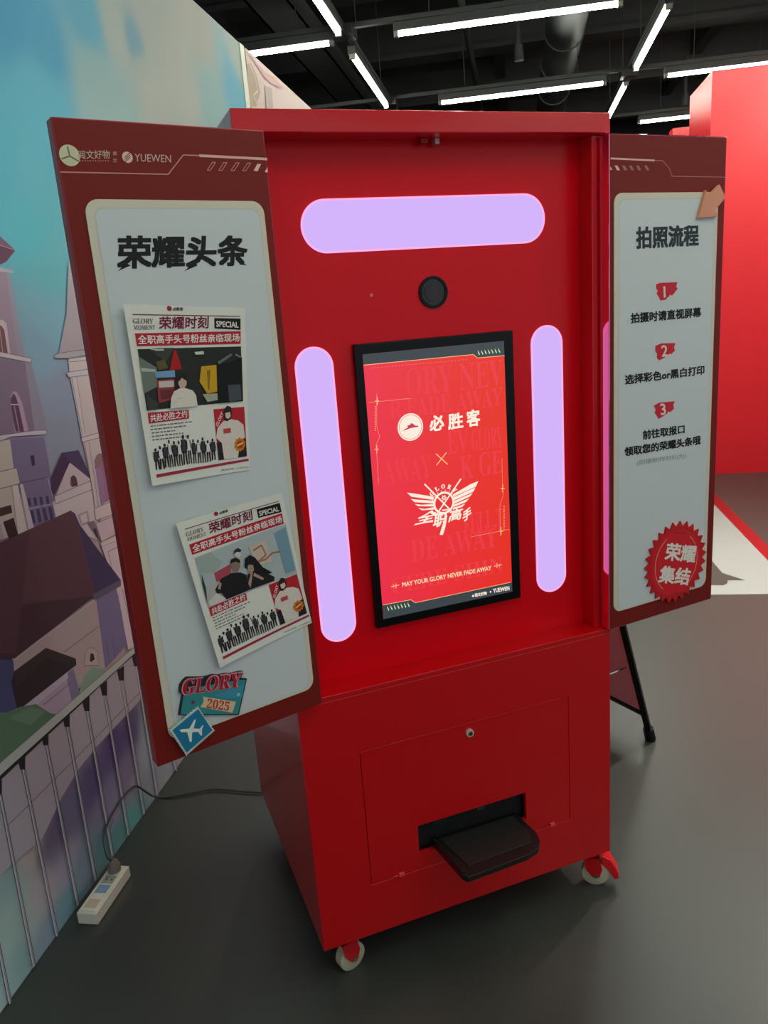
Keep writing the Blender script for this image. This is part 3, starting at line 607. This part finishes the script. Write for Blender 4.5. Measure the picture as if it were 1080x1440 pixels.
for dig, P_, Q in (('2.', [(343,22), (370,10), (440,8), (434,30), (438,45), (420,62), (400,68), (385,80), (362,92), (350,80), (352,60), (343,48)], [(374,76), (418,70), (370,20)]), ('3.', [(336,310), (360,296), (438,288), (430,305), (434,325), (410,345), (395,350), (380,362), (358,374), (348,355), (340,345), (345,330)], [(370,357), (412,348), (364,302)])):
    b = MB(); b.poly(RWS, z8(*P_), pr(206, 36, 56), .0032); b.text(RWS, dig, Z8(*Q[0]), Z8(*Q[1]), Z8(*Q[2]), pr(240, 214, 204), .0036, .02); b.build('number_badge', PR)
b = MB(); b.text(RWS, '拍摄时请直视屏幕', Z5(295, 1238), Z5(740, 1196), Z5(294, 1172), INK, .0032, .042); b.build('instruction_lettering', PR)
b = MB(); b.text(RWS, '选择彩色or黑白打印', Z8(197, 210), Z8(580, 160), Z8(196, 162), INK, .0032, .042); b.build('instruction_lettering', PR)
b = MB(); b.text(RWS, '前往取报口', Z8(283, 475), Z8(485, 443), Z8(282, 430), INK, .0032, .042); b.text(RWS, '领取您的荣耀头条哦', Z8(195, 556), Z8(562, 496), Z8(194, 510), INK, .0032, .042)
b.text(RWS, '(拍摄制作时约为)', Z8(255, 600), Z8(492, 566), Z8(254, 572), pr(140, 144, 146), .0032); b.build('instruction_lettering', PR)
# seal
b = MB(); cu, cv = RWS.px(948, 790); su = (RWS.px(991, 790)[0]-RWS.px(905, 790)[0])/2; n = 27
sv = (RWS.px(948, 735)[1]-RWS.px(948, 847)[1])/2; SR = pr(200, 26, 36, 1, .45)
b.prism(RWS, [(cu+(su if k % 2 == 0 else su*.86)*math.cos(k*math.pi/n+.06), cv+(sv if k % 2 == 0 else sv*.86)*math.sin(k*math.pi/n+.06)) for k in range(2*n)], SR, .0030, .0070)
b.poly(RWS, circ((cu, cv), su*.80, 40, sv*.80), pr(214, 32, 42, 1, .45), .0073)
SW = pr(236, 226, 214)
for a0, a1 in ((118, 232), (-62, 52)):
    P_ = [(cu+su*.68*math.cos(math.radians(a0+(a1-a0)*k/16)), cv+sv*.72*math.sin(math.radians(a0+(a1-a0)*k/16))) for k in range(17)]; b.line(RWS, P_, .0020, pr(236, 150, 130), .0076)
b.text(RWS, '荣耀', Z8(380, 1052), Z8(526, 1066), Z8(394, 966), SW, .0076, .035); b.text(RWS, '集结', Z8(350, 1160), Z8(496, 1174), Z8(366, 1076), SW, .0076, .035)
for k in range(6):
    for y0, s in ((922, 1), (1212, 1)): b.line(RWS, z8((425+11*k, y0), (431+11*k, y0)), .003, pr(150, 16, 28), .0076)
lab(b.build('seal_sticker', PR), 'red toothed round seal sticker with white lettering')
b = MB(); AR = [(977,307.5), (988,268), (991.5,276), (1007,260.5), (1015.5,278.5), (1001,296), (1005,305)]
b.prism(RWS, [RWS.px(*p) for p in AR], pr(214, 150, 116, 1, .5), .0030, .0100); b.poly(RWS, [RWS.px(p[0]+(995-p[0])*.08, p[1]+(284-p[1])*.08) for p in AR], pr(224, 150, 120, 1, .5), .0103)
lab(b.build('arrow_sticker', PR), 'peach cut-out arrow pointing down-left')

# ---- newspapers taped to the left panel
def paper(corners, lift, label, photo):
    S = Sheet(LW, *corners, lift)
    root = empty('newspaper', S.P(.5, 0, 0), label, 'newspaper', 'newspapers on the left panel')
    nu, nv = 14, 18; b = MB(); PW = pr(226, 226, 214, 1.0, .6)
    for side in (0, 1):
        vs = [S.P(i/nu, j/nv, -.0003*side) for j in range(nv+1) for i in range(nu+1)]
        b.add(vs, [(j*(nu+1)+i, j*(nu+1)+i+1, (j+1)*(nu+1)+i+1, (j+1)*(nu+1)+i) for j in range(nv) for i in range(nu)], PW)
    b.build('paper_sheet', root, smooth=True)
    return S, root
n1c = (LW.px(213, 683, .01), LW.px(350, 660), LW.px(172, 428, .01), LW.px(342, 433))
n2c = (LW.px(308, 938, .01), LW.px(437, 875), LW.px(246, 735, .01), LW.px(394, 692))
lf = lambda u, v: .0046+.010*(1-u)**2+.003*v*v*u
S1, N1 = paper(n1c, lf, 'newspaper sheet taped upright under the black headline on the left panel', 0)
S2, N2 = paper(n2c, lf, 'newspaper sheet taped at a slant above the teal GLORY sticker', 1)
S1f = Sheet(LW, *n1c, lf)
q1 = lambda x, y: S1f.st(150+x/4.32, 400+y/4.32)
q2 = lambda x, y: S2.st(200+x/3.27, 660+y/3.27)
def dense(S, pts, m_, off, b, n=8):                     # band of strips so that the print follows the curl
    bl, br, tr, tl = [np.array(p) for p in pts]
    for k in range(n):
        f, g_ = k/n, (k+1)/n; b.poly(S, [bl+(br-bl)*f, bl+(br-bl)*g_, tl+(tr-tl)*g_, tl+(tr-tl)*f], m_, off)
def figure(b, S, x, y, h, w_, m_, off, m2=None):        # small standing printed figure, feet at (x, y)
    if m2: b.poly(S, [(x-w_*.42, y+h*.38), (x+w_*.42, y+h*.38), (x+w_*.36, y+h*.82), (x-w_*.36, y+h*.82)], m2, off)
    b.poly(S, [(x-w_*.36, y), (x-w_*.16, y), (x-w_*.02, y+h*.44), (x-w_*.30, y+h*.46)], m_, off+.0001)
    b.poly(S, [(x+w_*.12, y), (x+w_*.32, y), (x+w_*.30, y+h*.46), (x+w_*.02, y+h*.44)], m_, off+.0001)
    b.poly(S, [(x-w_*.46, y+h*.5), (x-w_*.30, y+h*.48), (x-w_*.22, y+h*.80), (x-w_*.38, y+h*.80)], m_, off+.0001)
    b.poly(S, [(x+w_*.34, y+h*.5), (x+w_*.48, y+h*.52), (x+w_*.36, y+h*.80), (x+w_*.22, y+h*.8)], m_, off+.0001)
    b.poly(S, circ((x, y+h*.90), w_*.17, 10, h*.075), m_, off+.0001)
def contents(S, root, second):
    b = MB(); K1 = pr(34, 28, 32); RD_ = pr(188, 30, 46); MR = pr(140, 34, 52); WH = pr(236, 226, 220)
    if second: d = .018
    else: d = 0
    cx_, cy_ = q1(368, 147); b.poly(S, circ((cx_, cy_), .02, 16, .014), pr(150, 40, 60), .0006)
    b.text(S, '必胜客', q1(390,160), q1(453,160), q1(390,140), K1, .0006, .03)
    dense(S, [q1(140,187), q1(800,197), q1(800,192), q1(140,181)], pr(120, 50, 60), .0006, b)
    b.text(S, BS('GLORY'), q1(143,240), q1(268,240), q1(143,208), pr(110, 84, 84), .0006); b.text(S, BS('MOMENT'), q1(147,276), q1(280,276), q1(147,248), pr(110, 84, 84), .0006)
    b.text(S, '荣耀时刻', q1(305,274), q1(608,268), q1(304,196), pr(120, 26, 60), .0006, .028)
    lab(b.build('masthead_lettering', root), 'newspaper masthead lettering')
    b = MB(); dense(S, [q1(645,268), q1(803,276), q1(802,208), q1(643,205)], pr(18, 14, 16), .0006, b, 4); b.text(S, 'SPECIAL', q1(655,258), q1(790,264), q1(654,222), WH, .0010, .04); b.build('black_tag', root)
    b = MB(); dense(S, [q1(168,376), q1(804,361), q1(804,284), q1(155,298)], RD_, .0006, b, 10); b.text(S, '全职高手头号粉丝亲临现场', q1(176,364), q1(796,348), q1(172,308), WH, .0011, .024); lab(b.build('red_banner', root), 'red banner with white lettering')
    b = MB(); q = q1 if not second else q2; pk = pr; k_ = 0
    if not second:
        dense(S, [q(228,763), q(820,708), q(806,376), q(172,393)], pk(40, 42, 38), .0006, b, 10)
        for pts, c_ in [([(175,400),(240,395),(345,470),(400,385),(300,385)], (62,66,56)), ([(180,440),(290,505),(292,620),(210,660)], (110,122,112)), ([(190,505),(280,515),(282,530),(195,528)],(176,184,170)), ([(285,470),(335,455),(360,505),(300,520)], (96,84,50)), ([(395,398),(408,400),(445,512),(368,520)], (176,24,26)),
                        ([(275,530),(400,520),(402,562),(285,566)], (120,160,196)), ([(288,580),(400,572),(404,640),(370,700),(300,720)], (150,60,62)), ([(300,588),(395,582),(396,620),(302,625)], (206,196,190)), ([(310,640),(398,632),(375,690),(315,700)],(110,44,48)), ([(562,498),(655,488),(660,650),(600,662),(552,590)], (206,160,28)), ([(596,520),(618,518),(612,640),(604,640)], (140,104,30)),
                        ([(655,480),(740,470),(809,440),(818,706),(668,720)], (14,13,15)), ([(725,610),(800,605),(810,700),(735,712)], (72,78,86)), ([(570,665),(660,660),(664,700),(600,712)], (170,170,150)), ([(520,410),(575,405),(578,424),(526,426)], (210,214,206)), ([(215,660),(300,720),(290,755),(232,760)], (58,60,54)),
                        ([(660,470),(740,420),(752,428),(670,486)], (110,112,108)), ([(770,420),(805,440),(800,446),(768,430)],(130,134,130)), ([(240,392),(330,390),(330,402),(290,404)],(190,194,180))]:
            k_ += 1; b.poly(S, [q(*p) for p in pts], pk(*c_), .0010+.00014*k_)
        o_ = .0040
        b.poly(S, [q(*p) for p in [(398,640),(398,570),(412,542),(436,532),(464,534),(484,558),(486,600),(478,630)]], pk(38,30,30), o_)
        b.poly(S, [q(*p) for p in [(418,580),(432,562),(456,560),(470,580),(470,606),(456,630),(434,630),(420,606)]], pk(206,170,152), o_+.0001); b.poly(S, [q(*p) for p in [(414,590),(418,562),(446,550),(474,572),(470,585),(440,566),(424,586)]], pk(34,28,28), o_+.0002)
        b.poly(S, [q(*p) for p in [(370,752),(374,690),(392,648),(430,628),(462,628),(508,642),(528,670),(538,735)]], pk(222,214,200), o_+.0001)
    else:
        dense(S, [q(290,628), q(706,474), q(652,246), q(228,400)], pk(176, 186, 186), .0006, b, 10)
        for pts, c_ in [([(228,400),(300,376),(360,420),(318,470),(260,470)], (160,176,166)), ([(318,470),(395,430),(400,520),(340,545)], (176,70,86)), ([(300,520),(345,505),(335,600),(296,612)], (186,182,176)), ([(600,290),(650,262),(696,460),(655,475)], (120,156,172)), ([(480,350),(560,320),(590,420),(520,440)], (206,186,172)), ([(330,560),(380,590),(300,620),(290,600)],(214,208,200)), ([(258,470),(280,540),(285,610),(262,520)],(60,60,62))]:
            k_ += 1; b.poly(S, [q(*p) for p in pts], pk(*c_), .0010+.00014*k_)
        b.line(S, [q(*p) for p in ((500,370),(540,345),(560,390),(525,420),(560,410),(590,380),(625,375))], .012, pk(170,110,80), .0018)
        o_ = .0024
        b.poly(S, [q(*p) for p in [(412,392),(414,372),(430,360),(444,370),(444,390),(430,402)]], pk(214,204,200), o_); b.poly(S, [q(*p) for p in [(410,385),(412,366),(430,356),(446,366),(440,376),(424,374)]], pk(40,40,46), o_+.0001)
        b.poly(S, [q(*p) for p in [(375,590),(352,560),(330,562),(322,545),(342,510),(350,495),(400,470),(440,468),(470,480),(474,552)]], pk(28,24,26), o_+.0002)
        b.poly(S, [q(*p) for p in [(398,440),(398,415),(415,404),(436,412),(440,440),(428,466),(406,464)]], pk(146,116,102), o_+.0003); b.poly(S, [q(*p) for p in [(392,430),(396,408),(416,400),(438,410),(440,426),(418,418),(402,424)]], pk(24,20,22), o_+.0004)
        b.poly(S, [q(*p) for p in [(470,552),(474,478),(500,470),(540,462),(600,490),(598,508)]], pk(34,26,28), o_+.0002)
        b.poly(S, [q(*p) for p in [(460,445),(462,405),(484,388),(508,400),(545,445),(590,470),(560,480),(500,470)]], pk(22,20,22), o_+.0003); b.poly(S, [q(*p) for p in [(474,440),(482,432),(500,436),(504,458),(490,476),(476,464)]], pk(176,144,128), o_+.0004)
        b.poly(S, [q(*p) for p in [(340,510),(352,516),(346,545),(334,540)]], pk(176,144,128), o_+.0005); b.poly(S, [q(*p) for p in [(476,520),(490,470),(498,472),(488,540)]], pk(176,144,128), o_+.0005); b.poly(S, [q(*p) for p in [(505,470),(550,495),(546,505),(500,484)]], pk(176,144,128), o_+.0005)
    lab(b.build('news_photo', root), 'printed photo of one person in white, yellow box behind' if not second else 'printed photo of two people in black clothes')
    b = MB(); dense(S, [q1(240,842), q1(490,812), q1(487,760), q1(233,776)], RD_, .0006, b, 4); b.text(S, '共赴必胜之约', q1(250,834), q1(478,806), q1(246,786), WH, .0011, .02); b.build('red_tag', root)
    b = MB()
    for i, (x0, x1) in enumerate(((250, 495), (250, 460), (258, 402), (258, 450), (262, 490))):
        x = x0; rr = random.Random(i+9)
        while x < x1:
            w_ = rr.uniform(8, 26); y = 857+i*21-(x-250)*.10; b.poly(S, [q1(x, y+4), q1(x+w_, y+4-w_*.1), q1(x+w_, y-3-w_*.1), q1(x, y-3)], pr(110, 96, 100), .0006); x += w_+rr.uniform(3, 9)
    lab(b.build('body_text', root), 'tiny grey lines of text')
    b = MB(); rr = random.Random(5)
    for k in range(13):
        f = k/12; x, y = q1(298+345*f, 1118-52*f+rr.uniform(-4, 4)); h = .115+.05*math.sin(f*3.1)+rr.uniform(-.012, .02)
        figure(b, S, x, y, h, .055+rr.uniform(-.008, .012), pr(28, 24, 28), .0007+.00001*k, pr(226, 222, 216) if k % 2 else pr(60, 56, 60))
    lab(b.build('printed_figures', root), 'row of black-and-white printed figures')
    b = MB(); dense(S, [q1(672,1066), q1(845,1042), q1(828,742), q1(640,757)], RD_, .0006, b, 3); b.poly(S, [q1(*p) for p in [(660,960),(838,935),(845,1042),(672,1066)]], pr(40,28,32), .0009)
    b.poly(S, [q1(*p) for p in [(655,930),(665,870),(700,828),(740,815),(790,825),(822,850),(832,925),(800,960),(790,1050),(705,1060),(690,960)]], pr(224,212,200), .0012)
    b.poly(S, [q1(*p) for p in [(700,800),(702,760),(722,735),(745,742),(752,775),(748,815),(722,830),(706,822)]], pr(40,32,36), .0015); b.poly(S, [q1(*p) for p in [(710,780),(740,772),(744,800),(730,815),(714,808)]], pr(224,196,180), .0017)
    b.line(S, [q1(700,890), q1(745,884)], .03, pr(190,70,70), .0017); b.text(S, 'GLORY', q1(664,865), q1(700,785), q1(650,850), WH, .0019, .02)
    u, v = q1(800, 970); b.poly(S, [(u+(.062 if k % 2 else .05)*math.cos(k*math.pi/10), v+(.046 if k % 2 else .037)*math.sin(k*math.pi/10)) for k in range(20)], pr(206,120,30), .0020); b.poly(S, circ((u, v), .034, 16, .025), pr(176,60,30), .0022); b.line(S, [(u-.03, v-.005), (u+.03, v+.008)], .012, pr(236,196,90), .0024)
    lab(b.build('portrait_print', root), 'red portrait box with a figure in a white jacket')
    b = MB(); dense(S, [q1(287,1168), q1(856,1070), q1(855,1056), q1(285,1148)], pr(166, 40, 66), .0006, b, 8)
    b.text(S, '阅文好物  YUEWEN', q1(690,1132), q1(856,1112), q1(690,1120), pr(90,84,88), .0006); lab(b.build('footer_rule', root), 'red rule and tiny footer')
contents(S1f, N1, False); contents(S2, N2, True)

# ================================================================== LED tubes
TW = mat((250, 255, 240), .4, emit=TUBE); HS = mat((62, 64, 62), .45, metal=.4)
ZT_ = 3.30
def make_tube(length):
    root = empty('light_tube', (0, 0, ZT_), '', 'light')
    h = length/2
    b = MB(); b.box((-h-.03, -.03, ZT_+.012), (h+.03, .03, ZT_+.065), HS); b.build('housing', root, bevel=.003)
    b = MB(); b.tube([(-h, 0, ZT_), (h, 0, ZT_)], .016, TW, 12); b.build('diffuser', root, smooth=True)
    for s in (-1, 1):
        b = MB(); b.box((s*h-(.03 if s < 0 else 0), -.02, ZT_-.02), (s*h+(.03 if s > 0 else 0), .02, ZT_+.012), mat((120, 124, 112), .5)); b.build('end_cap', root, bevel=.002)
        b = MB(); b.tube([(s*h*.7, 0, ZT_+.06), (s*h*.7, 0, 4.6)], .004, HS, 6); b.build('hanging_rod', root)
    return root
ang_t = math.atan2(AC[1], AC[0]); ang_l = math.atan2(AM[1], AM[0])
protos = {}
def tube_at(m0, c0, m1, c1, label, group=None):
    L_ = round(math.hypot(m1-m0, c1-c0), 2)
    if L_ not in protos: r = protos[L_] = make_tube(L_)
    else:
        src = protos[L_]; r = src.copy(); C.objects.link(r)
        for ch in src.children:
            k = ch.copy(); C.objects.link(k); k.parent = r
    p = RM((m0+m1)/2, (c0+c1)/2, ZT_); r.location = p
    r.rotation_euler = (0, 0, ang_t if abs(c1-c0) > abs(m1-m0) else ang_l)
    r['label'] = label
    for kk in ('group',):
        if kk in r: del r[kk]
    if group: r['group'] = group
G = 'LED tubes hung under the dark ceiling'
for a in [(4.45, -1.35, 4.45, .08, 'glowing LED tube rising from the pale pink wall top, left of the kiosk top'),
          (4.45, .55, 4.45, 1.95, 'long glowing LED tube crossing the top centre of the photo'),
          (6.43, .66, 6.43, 2.06, 'glowing LED tube directly above the kiosk top edge'),
          (6.43, 2.60, 6.43, 4.0, 'glowing LED tube just above the top of the red wall at right'),
          (8.33, 2.65, 8.33, 4.05, 'small distant glowing LED tube above the right sign panel, cut off by the red wall'),
          (2.85, .18, 4.27, .18, 'short piece of glowing LED tube at the top left edge, running into depth'),
          (4.80, .17, 6.31, .17, 'diagonal glowing LED tube between the short left tubes and the kiosk top'),
          (4.64, 2.29, 6.06, 2.29, 'diagonal glowing LED tube at the top right, nearer one of its row'),
          (6.55, 2.27, 8.0, 2.27, 'diagonal glowing LED tube ending at the top right corner of the kiosk')]:
    tube_at(*a[:4], a[4], G)
GO = 'LED tubes overhead outside the view'
for m0 in (-1.6, .4, 2.45):
    for c0 in (1.25, 3.35, 5.45): tube_at(m0, c0-.7, m0, c0+.7, 'LED tube overhead near the camera, outside the view', GO)
for m0 in (4.45, 6.43):
    for c0 in (5.45,): tube_at(m0, c0-.7, m0, c0+.7, 'LED tube overhead near the camera, outside the view', GO)
tube_at(4.45, 2.65, 4.45, 4.05, 'LED tube overhead near the camera, outside the view', GO)
for c0 in (2.27, 4.36):
    for m0 in (-.6, 1.4, 3.4): tube_at(m0-.71, c0, m0+.71, c0, 'LED tube overhead near the camera, outside the view', GO)
for m0 in (-1.6, .4, 2.45, 4.45, 6.43, 8.33):
    b = MB(); b.rbox(m0-.02, m0+.02, -1.5, 6.3, ZT_+.07, ZT_+.10, HS); b.build('lighting_rail', CE)
for c0 in (.18, 2.28, 4.36):
    b = MB(); b.rbox(-3, 9.5, c0-.02, c0+.02, ZT_+.07, ZT_+.10, HS); b.build('lighting_rail', CE)
for m0 in (4.45, 6.43):
    for c0 in (.18, 2.28): b = MB(); b.rbox(m0-.07, m0+.07, c0-.07, c0+.07, ZT_+.02, ZT_+.075, HS); b.build('junction_box', CE)

# ================================================================== A-frame sign behind the kiosk
foot = V(1.370, .540, 0); bd = V(-.1736, .9848, 0); ld = V(-.9848, -.1736, 0)
lean = .300; H = .80; LEN = .46
SG = empty('folding_sign', foot+ld*lean*H+bd*LEN/2, 'black folding A-frame sign with a pink poster, standing behind the kiosk at its right', 'sign')
for side in (0, 1):
    base = foot if side == 0 else foot+ld*2*lean*H; s = 1 if side == 0 else -1
    P_ = lambda a, h, o_=0: base+bd*a+ld*(s*lean*h)+V(0, 0, h)+(-ld*s)*o_
    def bar(b, a0, h0, a1, h1, w_=.014, m_=BLACK):
        p, q = P_(a0, h0), P_(a1, h1); b.tube([p, q], w_, m_, 4)
    b = MB(); bar(b, 0, 0, 0, H-.02); bar(b, LEN, 0, LEN, H-.02); bar(b, 0, .115, LEN, .115); bar(b, 0, H-.02, LEN, H-.02)
    f = b.build('sign_frame', SG)
    b = MB(); vs = [P_(a, h, o_) for o_ in (-.004, .004) for a, h in ((.012, .125), (LEN-.012, .125), (LEN-.012, H-.03), (.012, H-.03))]
    b.add(vs, [(0, 1, 2, 3), (7, 6, 5, 4), (0, 1, 5, 4), (1, 2, 6, 5), (2, 3, 7, 6), (3, 0, 4, 7)], pr(240, 160, 165, 1, .5)); b.build('poster_board', f)
    for a in (0, LEN): b = MB(); b.tube([P_(a, .002), P_(a, .05)], .019, BLACK, 10); b.build('rubber_foot', f)
b = MB(); hb = .30
b.tube([foot+ld*(lean*hb)+bd*.03+V(0, 0, hb), foot+ld*(2*lean*H-lean*hb)+bd*.03+V(0, 0, hb)], .004, CHROME, 6); b.build('folding_stay', SG)

# ================================================================== power strip and cable
import itertools
PS0, PS1, c0, c1 = .285, .475, .040, .098
ps = empty('power_strip', RM((PS0+PS1)/2, (c0+c1)/2, 0), 'small white power strip on the floor against the printed wall', 'power strip')
PWH = mat((240, 238, 220), .4)
b = MB(); b.rbox(PS0, PS1, c0, c1, .002, .036, PWH); b.rbox(PS0+.008, PS1-.008, c0+.008, c1-.008, .036, .039, mat((242, 240, 226), .4)); HB = b.build('housing', ps, bevel=.004)
b = MB(); b.rbox(PS0+.075, PS0+.105, c0+.012, c1-.012, .0392, .0402, mat((140, 176, 206), .4)); lab(b.build('label_sticker', ps), 'small blue and white sticker'); 
for k in range(1):
    b = MB(); b.rbox(PS0+.112, PS0+.142, c0+.012, c1-.012, .0392, .0400, mat((172, 182, 176), .4))
    for s in (-1, 1): b.rbox(PS0+.124, PS0+.130, (c0+c1)/2+s*.008-.0015, (c0+c1)/2+s*.008+.0015, .0400, .0406, BLACK)
    b.build('socket', ps)
b = MB(); b.rbox(PS0+.02, PS0+.05, c0+.012, c1-.012, .0392, .0402, mat((222, 206, 180), .4)); b.build('switch', ps)
pc = RM(PS1-.024, (c0+c1)/2-.004, .039)
def mwall(x, y, off): u, v = MU.px(x, y, off); return MU.P(u, v, off)
CBL = mat((58, 62, 60), .45)
fx = lambda x, y, z=.006: (lambda d: CAM+d*((z-CAM[2])/d[2]))(ray(x, y))
path = [pc+V(0, 0, .030), pc+V(-.012, -.004, .05), mwall(147, 1190, .03), mwall(146, 1175, .012), mwall(155, 1150, .008), mwall(172, 1122, .008), mwall(184, 1109, .008), mwall(193, 1106, .010), mwall(203, 1112, .02), mwall(214, 1119, .03), fx(226, 1122), fx(245, 1120), fx(270, 1115), fx(300, 1110), fx(330, 1112), fx(355, 1114), fx(385, 1113), V(.25, .82, .006), V(.40, .82, .02), V(.42, .76, .10), V(.42, .715, .14)]
def smooth_path(P_, n=6):
    out = []; P_ = [P_[0]]+list(P_)+[P_[-1]]
    for i in range(1, len(P_)-2):
        for k in range(n):
            t = k/n; a, b_, c_, d = P_[i-1:i+3]
            out.append(.5*((2*b_)+(-a+c_)*t+(2*a-5*b_+4*c_-d)*t*t+(-a+3*b_-3*c_+d)*t**3))
    out.append(P_[-2]); return out
cb = empty('power_cable', fx(245, 1120, 0), 'thin grey power cable running from the white power strip to behind the kiosk', 'cable')
b = MB(); b.tube(smooth_path(path), .0031, CBL, 8); b.build('cord', cb, smooth=True)
b = MB(); b.tube([pc+V(0, 0, .0005), pc+V(0, 0, .016), pc+V(0, 0, .028), pc+V(-.003, 0, .036)], [.019, .019, .013, .007], mat((128, 124, 112), .45), 18); b.build('plug', cb, smooth=True)
